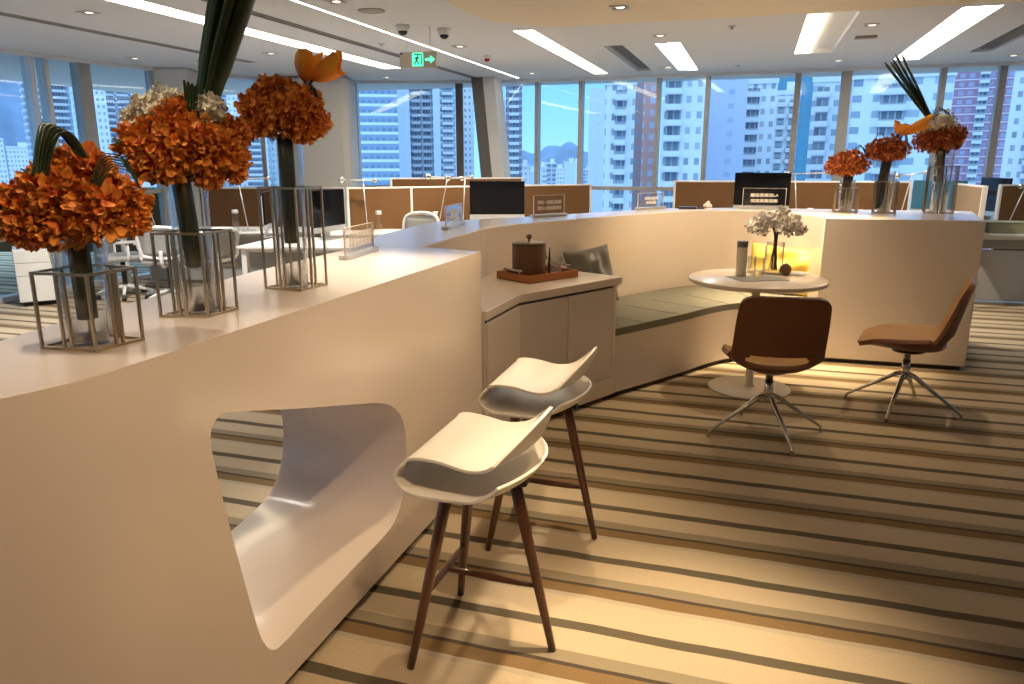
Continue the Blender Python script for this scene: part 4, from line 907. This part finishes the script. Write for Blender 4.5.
t = thing('potted_plant', 'tiny plant with white flowers on the far left desk', 'plant', P(38, 233, .731)); b = bmesh.new(); lathe(b, [(0, 0), (.03, 0), (.045, .07), (0, .065)], 16); link('pot', b, M['black'], t, smooth=True)
bloom(t, (0, 0, .10), .045, mat('leaf_green', (.06, .14, .05), .6), 5, 30, name='foliage'); bloom(t, (0, -.02, .155), .022, CW, 6, 20, name='flower')
b = bmesh.new(); box(b, (0, 0, .010), (.16, .10, .018)); box(b, (.10, .02, .006), (.10, .03, .01)); o = rbox('stapler', b, M['black'], None, .005, loc=P(688, 208.5, CT)+Vector((0, -.05, .001))); tag(o, 'low black stapler lying on the counter beside the white ornament', 'stapler')
# white office chairs
def office_chair(loc, rz, label, first=None):
    if first: t = copy_tree(first); t.location = loc; t.rotation_euler.z = rz; t['label'] = label; return t
    t = thing('office_chair', label, 'chair', loc, rz, 'white-framed office chairs')
    b = bmesh.new(); box(b, (0, 0, .47), (.46, .46, .07)); rbox('seat', b, M['mesh'], t, .03)
    b = bmesh.new()
    pts = [(-.20, -.24, .54), (-.22, -.26, .67), (-.20, -.30, .82), (0, -.32, .86), (.20, -.30, .82), (.22, -.26, .67), (.20, -.24, .54), (0, -.23, .51), (-.20, -.24, .54)]
    tube(b, cr(pts, 5), .020, 8); link('back_frame', b, M['metalwhite'], t, smooth=True)
    b = bmesh.new(); vs = []
    for i in range(7):
        z = .54+.29*i/6; row = []
        for k in range(7): u = -1+2*k/6; row.append(b.verts.new((u*.20, -.235-.06*(i/6)**1.5-.03*(1-u*u)*.6, z)))
        vs.append(row)
    for i in range(6):
        for k in range(6): b.faces.new((vs[i][k], vs[i][k+1], vs[i+1][k+1], vs[i+1][k]))
    o = link('back_mesh', b, M['mesh'], t, smooth=True); o.modifiers.new('t', 'SOLIDIFY').thickness = .008
    b = bmesh.new(); tube(b, cr([(0, -.10, .42), (0, -.26, .44), (0, -.28, .60)], 5), .022, 8); link('back_support', b, M['metalwhite'], t, smooth=True)
    for s in (-1, 1):
        b = bmesh.new(); tube(b, cr([(s*.20, 0, .45), (s*.28, 0, .48), (s*.28, 0, .64)], 4), .016, 8); a_ = link('armrest', b, M['metalwhite'], t, smooth=True)
        b = bmesh.new(); box(b, (s*.28, .02, .66), (.08, .24, .03)); rbox('arm_pad', b, M['grey_panel'], a_, .01)
    b = bmesh.new(); tube(b, [(0, 0, .43), (0, 0, .10)], .028, 14); link('gas_column', b, M['black'], t, smooth=True)
    for k in range(5):
        a = k*2*PI/5+.3; d = Vector((math.cos(a), math.sin(a), 0)); b = bmesh.new(); tube(b, [Vector((0, 0, .13)), d*.15+Vector((0, 0, .115)), d*.30+Vector((0, 0, .075))], [.026, .022, .016], 8); l_ = link('base_arm', b, M['metalwhite'], t, smooth=True)
        b = bmesh.new(); c = d*.30+Vector((0, 0, .028)); sd = Vector((-d.y, d.x, 0)); tube(b, [c-sd*.022, c+sd*.022], .028, 14); link('caster', b, M['rubber'], l_)
    return t
oc = office_chair((-6.95, 6.90, 0), 2.6, 'white-framed office chair right beside the leftmost glass vase')
office_chair((-6.25, 6.85, 0), .5, 'office chair at the desk between the first and second near vases', oc)
office_chair((-5.62, 6.72, 0), 1.2, 'office chair whose pale back shows through the middle vase', oc)
office_chair((-3.62, 7.55, 0), 3.0, 'office chair with a grey back behind the counter, right of the first acrylic sign', oc).scale = (1, 1, 1.14)
dm = desk((-4.75, 7.62), math.radians(17), 2.8, .72, 'white desk before the caramel partition in the middle', modesty=True)
dm2 = desk((-.85, 9.05), math.radians(4), 3.1, .75, 'white desk hidden mostly by the curved counter, under the black monitors', .80)
# =================================================================== CEILING FITTINGS
def downlight(u, v, label, s=.13, bright=True):
    p = P(u, v, ZC); t = thing('recessed_downlight', label, 'ceiling light', (p.x, p.y, ZC-.0015), 0, 'square recessed downlights')
    b = bmesh.new(); h = s/2
    for sx, sy, lx, ly in ((0, 1, s, .012), (0, -1, s, .012), (1, 0, .012, s-.024), (-1, 0, .012, s-.024)): box(b, (sx*(h-.006), sy*(h-.006), -.005), (lx, ly, .010))
    link('trim_ring', b, M['partframe'], t)
    b = bmesh.new(); box(b, (0, 0, -.0015), (s-.024, s-.024, .002)); link('dark_baffle', b, M['dark_alu'], t)
    b = bmesh.new(); lathe(b, [(0, -.006), (.028, -.006), (.034, -.003), (.034, -.002)], 18, c=(.01, .005, 0)); link('lamp_face', b, M['spotbright'] if bright else M['silver'], t)
for u, v, lab in ((88, 12, 'square downlight at the top left beside the long strip light'), (134, 58, 'square downlight above the left windows'), (200, 62, 'square downlight just left of the long green blades'), (270, 53, 'square downlight above the orange lilies'), (386, 77, 'square downlight close to the windows, left of the exit sign'),
                  (459, 46, 'square downlight between the exit sign and the red alarm'), (531, 73, 'square downlight at the window edge, left of the middle strip light'), (659, 35, 'square downlight right of the slot vent, nearer one'), (667, 67, 'square downlight right of the slot vent, at the window edge'), (871, 24.5, 'bright square downlight right of the amber light'),
                  (838, 60, 'small square downlight above the thick window post'), (1013, 55, 'square downlight at the right edge above the windows'), (619, 0.5, 'square downlight cut by the top edge of the photo'), (335, 1, 'square downlight at the top edge above the exit sign, left of it')):
    z = None; downlight(u, v, lab, .13 if 'small' not in lab else .10)
# two fittings lie on the lowered soffit
for o in list(COL.objects):
    if o.name.startswith('recessed_downlight') and -2.3 < o.location.x < 7 and o.location.y < 6.85: o.location.z = ZC-.0465
def dome(u, v, label):
    p = P(u, v, ZC); t = thing('dome_camera', label, 'security camera', (p.x, p.y, ZC), 0, 'white dome cameras')
    b = bmesh.new(); lathe(b, [(.066, -.001), (.068, -.012), (.058, -.045), (.048, -.053)], 28); link('camera_base', b, M['white'], t, smooth=True)
    b = bmesh.new(); ball(b, (0, 0, -.054), .043, 22, (1, 1, .85)); link('camera_dome', b, M['black'], t, smooth=True)
dome(402.5, 25, 'white dome camera directly above the exit sign'); dome(444, 29, 'white dome camera right of the exit sign')
p = P(487, 56, ZC); t = thing('ceiling_alarm', 'small round ceiling alarm with a dark red lens', 'alarm', (p.x, p.y, ZC)); b = bmesh.new(); lathe(b, [(.05, -.001), (.05, -.018), (.038, -.03)], 20); link('alarm_base', b, M['white'], t, smooth=True); b = bmesh.new(); ball(b, (0, 0, -.03), .036, 16); link('red_lens', b, M['red'], t, smooth=True)
p = P(371.5, 10.5, ZC); b = bmesh.new(); lathe(b, [(.11, -.001), (.11, -.006), (.10, -.009), (0, -.009)], 32); o = link('ceiling_speaker', b, M['recess'], None, loc=(p.x, p.y, ZC)); tag(o, 'flat round ceiling speaker left of the dome cameras', 'speaker')
p = P(866, 36, ZC); b = bmesh.new(); box(b, (0, 0, -.012), (.20, .09, .022)); o = rbox('ceiling_box', b, mat('box_brown', (.25, .2, .17), .5), None, .004, loc=(p.x, p.y, ZC)); tag(o, 'flat grey-brown box under the bright right downlight', 'ceiling fitting')
for u, v, lab in ((732, 26, 'tiny ceiling sprinkler left of the amber light'), (738, 65, 'tiny ceiling sprinkler at the window edge'), (381, 43.5, 'small flat ceiling plate left of the exit sign')):
    p = P(u, v, ZC); z_ = ZC; b = bmesh.new(); lathe(b, [(.04, -.001), (.04, -.005), (.012, -.008), (.012, -.03), (0, -.03)], 16); o = link('sprinkler', b, M['silver'], None, loc=(p.x, p.y, z_)); tag(o, lab, 'sprinkler', 'ceiling sprinklers')
# exit sign
ey = 6.75; pL = PY(401, 52, ey); pR = PY(436, 52, ey); pb = PY(401, 67.5, ey); W = (pR-pL).length; Hh = pL.z-pb.z; c = (pL+pR)/2
t = thing('exit_sign', 'hanging sign box with a green running figure and arrow', 'sign', (c.x, c.y, c.z-Hh/2), math.atan2(pR.y-pL.y, pR.x-pL.x)+.12)
b = bmesh.new(); box(b, (0, 0, 0), (W, .035, Hh)); rbox('sign_box', b, M['sign_grey'], t, .004)
for x in (-W*.32, W*.32): b = bmesh.new(); tube(b, [(x, 0, Hh/2), (x, 0, ZC-t.location.z)], .004, 8); link('hanging_rod', b, M['partframe'], t)
b = bmesh.new(); box(b, (-.01*W, -.0185, 0), (W*.30, .003, Hh*.86)); o = link('green_panel', b, M['green_led'], t)
dk = mat('sign_cutout', (.03, .10, .07), .5); b = bmesh.new(); g = W*.30; y_ = -.0205
def bar(x0, z0, x1, z1, th_): d = Vector((x1-x0, 0, z1-z0)); box(b, ((x0+x1)/2-.01*W, y_, (z0+z1)/2), (d.length, .002, th_), rot=Matrix.Rotation(-math.atan2(d.z, d.x), 3, 'Y'))
for s in ((-.3, .32, .35, .32, .06), (.35, .34, .35, -.34, .06), (-.02, .18, -.10, -.05, .10), (-.10, -.05, -.32, -.30, .07), (-.08, -.05, .14, -.30, .07), (-.02, .14, .18, .02, .06), (-.04, .14, -.28, .05, .06)):
    bar(s[0]*g, s[1]*Hh, s[2]*g, s[3]*Hh, s[4]*Hh*1.2)
box(b, (-.01*W+.02*g, y_, .24*Hh), (.10*g, .002, .13*Hh)); link('running_figure', b, dk, o)
b = bmesh.new(); prof = [(.19, .06), (.33, .06), (.33, .20), (.46, 0), (.33, -.20), (.33, -.06), (.19, -.06)]
a_ = [b.verts.new((x*W, -.0180, z*Hh*1.3)) for x, z in prof]; c_ = [b.verts.new((x*W, -.0200, z*Hh*1.3)) for x, z in prof]; b.faces.new(a_); b.faces.new(c_[::-1])
for i in range(7): b.faces.new((a_[i], a_[(i+1) % 7], c_[(i+1) % 7], c_[i]))
link('arrow', b, M['green_led'], t)
b = bmesh.new(); box(b, (-W*.45, -.019, Hh*.38), (.02, .003, .014)); link('indicator', b, M['black'], t)
# =================================================================== CITY OUTSIDE (blue cast in the colours stands in for haze)
def facade_mat(name, wall, win, fh=3.0, ww=3.3, wx=.5, wz=.5, band=0.0, bandc=None, z0=0):
    m, t, bs = _mat(name); bs.inputs['Roughness'].default_value = .8; N = t.nodes.new; L = t.links.new
    tx = N('ShaderNodeTexCoord'); s = N('ShaderNodeSeparateXYZ'); L(tx.outputs['Object'], s.inputs[0])
    def mt(op, a, b_=None, c=None):
        n = N('ShaderNodeMath'); n.operation = op
        for i, v in enumerate((a, b_, c)):
            if v is None: continue
            if isinstance(v, (int, float)): n.inputs[i].default_value = v
            else: L(v, n.inputs[i])
        return n.outputs[0]
    xx = mt('ADD', s.outputs['X'], s.outputs['Y']); fx = mt('FRACT', mt('DIVIDE', mt('ADD', xx, 500), ww)); fz = mt('FRACT', mt('DIVIDE', mt('ADD', s.outputs['Z'], 500), fh))
    ax = mt('MULTIPLY', mt('GREATER_THAN', fx, .5-wx/2), mt('LESS_THAN', fx, .5+wx/2)); az = mt('MULTIPLY', mt('GREATER_THAN', fz, .5-wz/2), mt('LESS_THAN', fz, .5+wz/2)); mask = mt('MULTIPLY', ax, az)
    # per window variation
    ix = mt('FLOOR', mt('DIVIDE', mt('ADD', xx, 500), ww)); iz = mt('FLOOR', mt('DIVIDE', mt('ADD', s.outputs['Z'], 500), fh)); cb = N('ShaderNodeCombineXYZ'); L(ix, cb.inputs[0]); L(iz, cb.inputs[1]); wn = N('ShaderNodeTexWhiteNoise'); L(cb.outputs[0], wn.inputs['Vector'])
    wc = N('ShaderNodeMix'); wc.data_type = 'RGBA'; L(wn.outputs['Value'], wc.inputs['Factor']); wc.inputs['A'].default_value = (*win, 1); wc.inputs['B'].default_value = (*[.55*a+.45*c for a, c in zip(win, wall)], 1)
    mx = N('ShaderNodeMix'); mx.data_type = 'RGBA'; L(mask, mx.inputs['Factor']); mx.inputs['A'].default_value = (*wall, 1); L(wc.outputs['Result'], mx.inputs['B']); out = mx.outputs['Result']
    if band:
        bm_ = mt('LESS_THAN', fz, band); m2 = N('ShaderNodeMix'); m2.data_type = 'RGBA'; L(bm_, m2.inputs['Factor']); L(out, m2.inputs['A']); m2.inputs['B'].default_value = (*bandc, 1); out = m2.outputs['Result']
    L(out, bs.inputs['Base Color']); return m
city = 'city towers outside the windows'
GZ = -70
def tower(u0, u1, vtop, D, m, label, turn=0, bal=None, roof=True, depth=14, group=city, name='tower_block'):
    depth = depth if depth != 14 else 11
    uc = (u0+u1)/2; d = _ray(uc, 161); h = Vector((d.x, d.y, 0)); cosf = FPX/ h.length; p = h.normalized()*D; wd = (u1-u0)/h.length*D
    top = CH+_ray(uc, vtop).z*D/math.hypot(_ray(uc, vtop).x, _ray(uc, vtop).y); a = math.atan2(-h.x, h.y)+turn
    t = thing(name, label, 'building', (p.x, p.y, GZ), a, group); H_ = top-GZ
    b = bmesh.new(); box(b, (0, depth/2, H_/2), (wd, depth, H_)); link('tower_body', b, m, t)
    if roof: b = bmesh.new(); box(b, (0, depth/2, H_+.6), (wd+.5, depth+.5, 1.2)); box(b, (wd*.15, depth/2, H_+2.2), (wd*.4, depth*.4, 3)); link('roof_parapet', b, M['city_white'], t)
    if bal:
        for (f0, f1, dep, fh) in bal:
            b = bmesh.new(); z = H_-fh*1.0; x0, x1 = -wd/2+wd*f0, -wd/2+wd*f1; k = 0
            while z > H_-75 and z > 2:
                box(b, ((x0+x1)/2, -dep/2, z), (x1-x0, dep, .25)); box(b, ((x0+x1)/2, -dep, z+.55), (x1-x0, .12, 1.0))
                for xx in (x0, x1): box(b, (xx, -dep/2, z+.55), (.12, dep, 1.0))
                z -= fh
            link('balcony_stack', b, M['city_white'], t)
            b = bmesh.new(); box(b, ((x0+x1)/2, -.03, H_-40), ((x1-x0)*.92, .1, 78)); link('balcony_glazing', b, M['city_dark'], t)
    return t
M['city_white'] = mat('city_render', (.66, .68, .72), .8, noise=.05, scale=.4)
M['city_dark'] = facade_mat('city_balcony_glass', (.40, .44, .50), (.12, .15, .20), 3.0, 1.3, .8, .62)
f_white = facade_mat('white_tower', (.70, .72, .76), (.22, .26, .34), 3.0, 2.1, .46, .45)
f_grey = facade_mat('grey_tower', (.38, .42, .52), (.17, .21, .30), 3.0, 3.2, .55, .5, .14, (.62, .66, .72))
f_grey2 = facade_mat('grey_lattice_tower', (.50, .53, .60), (.16, .20, .28), 3.0, 3.6, .72, .62)
f_band = facade_mat('banded_tower', (.26, .36, .50), (.17, .25, .38), 3.4, 2.4, .6, .35, .30, (.72, .80, .86))
f_plain = facade_mat('pale_slab', (.60, .66, .78), (.52, .58, .70), 3.0, 8, .1, .2)
f_pink = facade_mat('salmon_tower', (.60, .32, .28), (.45, .50, .62), 3.0, 2.6, .5, .5)
f_brown = facade_mat('brown_tower', (.34, .22, .22), (.22, .26, .34), 3.0, 3.0, .35, .35)
f_teal = facade_mat('teal_glass_tower', (.08, .30, .42), (.10, .24, .36), 3.6, 4.0, .92, .88)
f_apart = facade_mat('apartment_front', (.66, .70, .76), (.20, .27, .36), 3.0, 5.2, .62, .45)
f_red = facade_mat('red_brick_tower', (.36, .19, .27), (.30, .36, .52), 3.0, 3.0, .55, .5, .12, (.62, .62, .70))
f_lav = facade_mat('lavender_tower', (.50, .54, .70), (.34, .40, .56), 3.0, 6, .22, .40)
f_brick = facade_mat('brick_lattice_tower', (.30, .26, .32), (.16, .18, .25), 3.0, 3.0, .55, .5, .12, (.50, .52, .60))
tower(-40, 2, 140, 560, f_white, 'pale distant tower at the far left edge of the windows')
tower(10, 33, 148, 620, f_white, 'low pale building seen through the leftmost window')
tower(36, 76, 30, 420, f_grey, 'grey tower with white balcony lines in the second left window', .15, [(.1, .4, 1.4, 3), (.6, .9, 1.4, 3)])
tower(84, 112, 35, 400, f_white, 'white tower with small square windows in the third left window', .1)
tower(108, 137, 40, 445, f_grey2, 'grey lattice tower just behind the white small-windowed tower', .1, [(.1, .45, 1.4, 3), (.55, .9, 1.4, 3)])
tower(188, 232, 60, 430, f_grey2, 'lattice tower seen right of the narrow pale column', .1, [(.1, .45, 1.4, 3)])
tower(233, 276, 50, 410, f_white, 'white tower seen just left of the wide white column', -.1, [(.3, .7, 1.4, 3)])
tower(356, 399, 10, 300, f_band, 'blue tower with bright horizontal bands right of the wide column')
tower(399, 411, 68, 330, f_plain, 'plain pale slab right of the banded tower', roof=False)
tower(411, 434, 20, 340, f_grey2, 'grey gridded tower right of the plain pale slab', 0, [(.1, .45, 1.2, 3), (.55, .9, 1.2, 3)])
tower(434, 441, 55, 420, f_plain, 'thin pale slab between two gridded towers', roof=False)
tower(441, 456, 10, 330, f_grey, 'narrow grey tower left of the dark window post', 0, [(.15, .85, 1.2, 3)])
tower(463, 474, 20, 380, f_white, 'white tower dotted with windows left of the leaning column')
tower(497, 507, 100, 360, f_plain, 'pale slab right beside the leaning column', roof=False)
tower(506, 522, 55, 330, f_brick, 'brick coloured tower right of the leaning column', 0, [(.2, .8, 1.2, 3)])
tower(588, 606, 88, 260, f_plain, 'blank pale tower side left of the balcony towers', roof=False)
tower(604, 633, 85, 165, f_white, 'white tower with deep balconies, left of the salmon tower', 0, [(.32, .72, 1.5, 3.0)])
tower(633, 641, 82, 186, f_brown, 'dark brown tower strip beside the salmon tower', roof=False)
tower(640, 657, 80, 202, f_pink, 'salmon pink tower in the middle windows', roof=False)
tower(660, 703, 62, 160, f_white, 'white tower with wide balconies right of the salmon tower', 0, [(.08, .45, 1.5, 3.0)])
tower(704, 742, 68, 182, f_lav, 'plain lavender tower right of the wide balcony tower')
tower(740, 771, 84, 204, f_white, 'stepped white tower with planted balcony in front of the teal glass', 0, [(.1, .5, 1.3, 3.0)])
tower(770, 794, 95, 226, f_white, 'shorter white tower with two balcony rows in front of the teal glass', 0, [(.15, .45, 1.2, 3.0), (.6, .9, 1.2, 3.0)])
tower(748, 830, 40, 320, f_teal, 'teal glass tower behind the white towers', roof=False)
tower(808, 846, 82, 180, f_apart, 'white apartment block just left of the thick window post', 0, [(.10, .42, .8, 3.0)])
tower(850, 938, 78, 170, f_apart, 'wide white apartment block with dark windows behind the far bouquets', 0, [(.28, .56, .9, 3.0)])
tower(917, 942, 20, 460, f_teal, 'teal glass tower behind the wide apartment block', roof=False)
tower(944, 1000, 66, 330, f_red, 'red and blue gridded tower right of the tall far bouquet', 0, [(.45, .6, 1.0, 3.0)])
tower(1006, 1049, 70, 215, f_white, 'white tower at the right edge of the windows', 0, [(.4, .8, 1.2, 3.0)])
rnd = random.Random(11)
lowm = [f_white, f_plain, f_apart, f_grey2]
spots_ = [('distant pale block low on the horizon, first right of the brick tower', 524), ('distant block low on the horizon left of the thin window post', 531), ('distant low block right of the thin window post', 542), ('distant low white block below the hills', 551), ('distant low grey block below the hills', 560), ('distant pale low block below the hill crest', 569), ('distant low block just left of the pale window post', 577), ('distant low block beside the blank tower side', 586)]
for i, (lab, u) in enumerate(spots_): tower(u-5, u+5, 162+rnd.uniform(0, 12), 380+45*i, lowm[i % 4], lab, rnd.uniform(-.3, .3), group='low distant blocks below the hills', name='low_block')
# hills
def hill(u0, u1, vt, D, label, seed):
    rnd = random.Random(seed); b = bmesh.new(); n = 40; rows = []
    for j in range(10):
        row = []
        for i in range(n+1):
            u = u0+(u1-u0)*i/n; d = _ray(u, 161); h = Vector((d.x, d.y, 0)).normalized(); f = i/n; prof = math.sin(PI*f)**.6; g = math.sin(PI*j/9)
            zt = CH+_ray(u, vt+10*(1-prof)+3*math.sin(f*17+seed)+2*math.sin(f*41)).z*D/math.hypot(_ray(u, vt).x, _ray(u, vt).y)
            p = h*(D-300+600*j/9); row.append(b.verts.new((p.x, p.y, GZ+(zt-GZ)*g*prof**.3+rnd.uniform(-2, 2))))
        rows.append(row)
    for j in range(9):
        for i in range(n): b.faces.new((rows[j][i], rows[j][i+1], rows[j+1][i+1], rows[j+1][i]))
    o = link('hill', b, mat('hazy_wooded_hill', (.13, .20, .32), .9, noise=.5, scale=.02), None, smooth=True); tag(o, label, 'hill')  # distance haze put into the hill colour as blue
hill(480, 640, 146, 1500, 'bluish wooded hill on the horizon beyond the middle windows', 2); hill(-160, 60, 40, 1100, 'tall wooded hill filling the leftmost window', 5)
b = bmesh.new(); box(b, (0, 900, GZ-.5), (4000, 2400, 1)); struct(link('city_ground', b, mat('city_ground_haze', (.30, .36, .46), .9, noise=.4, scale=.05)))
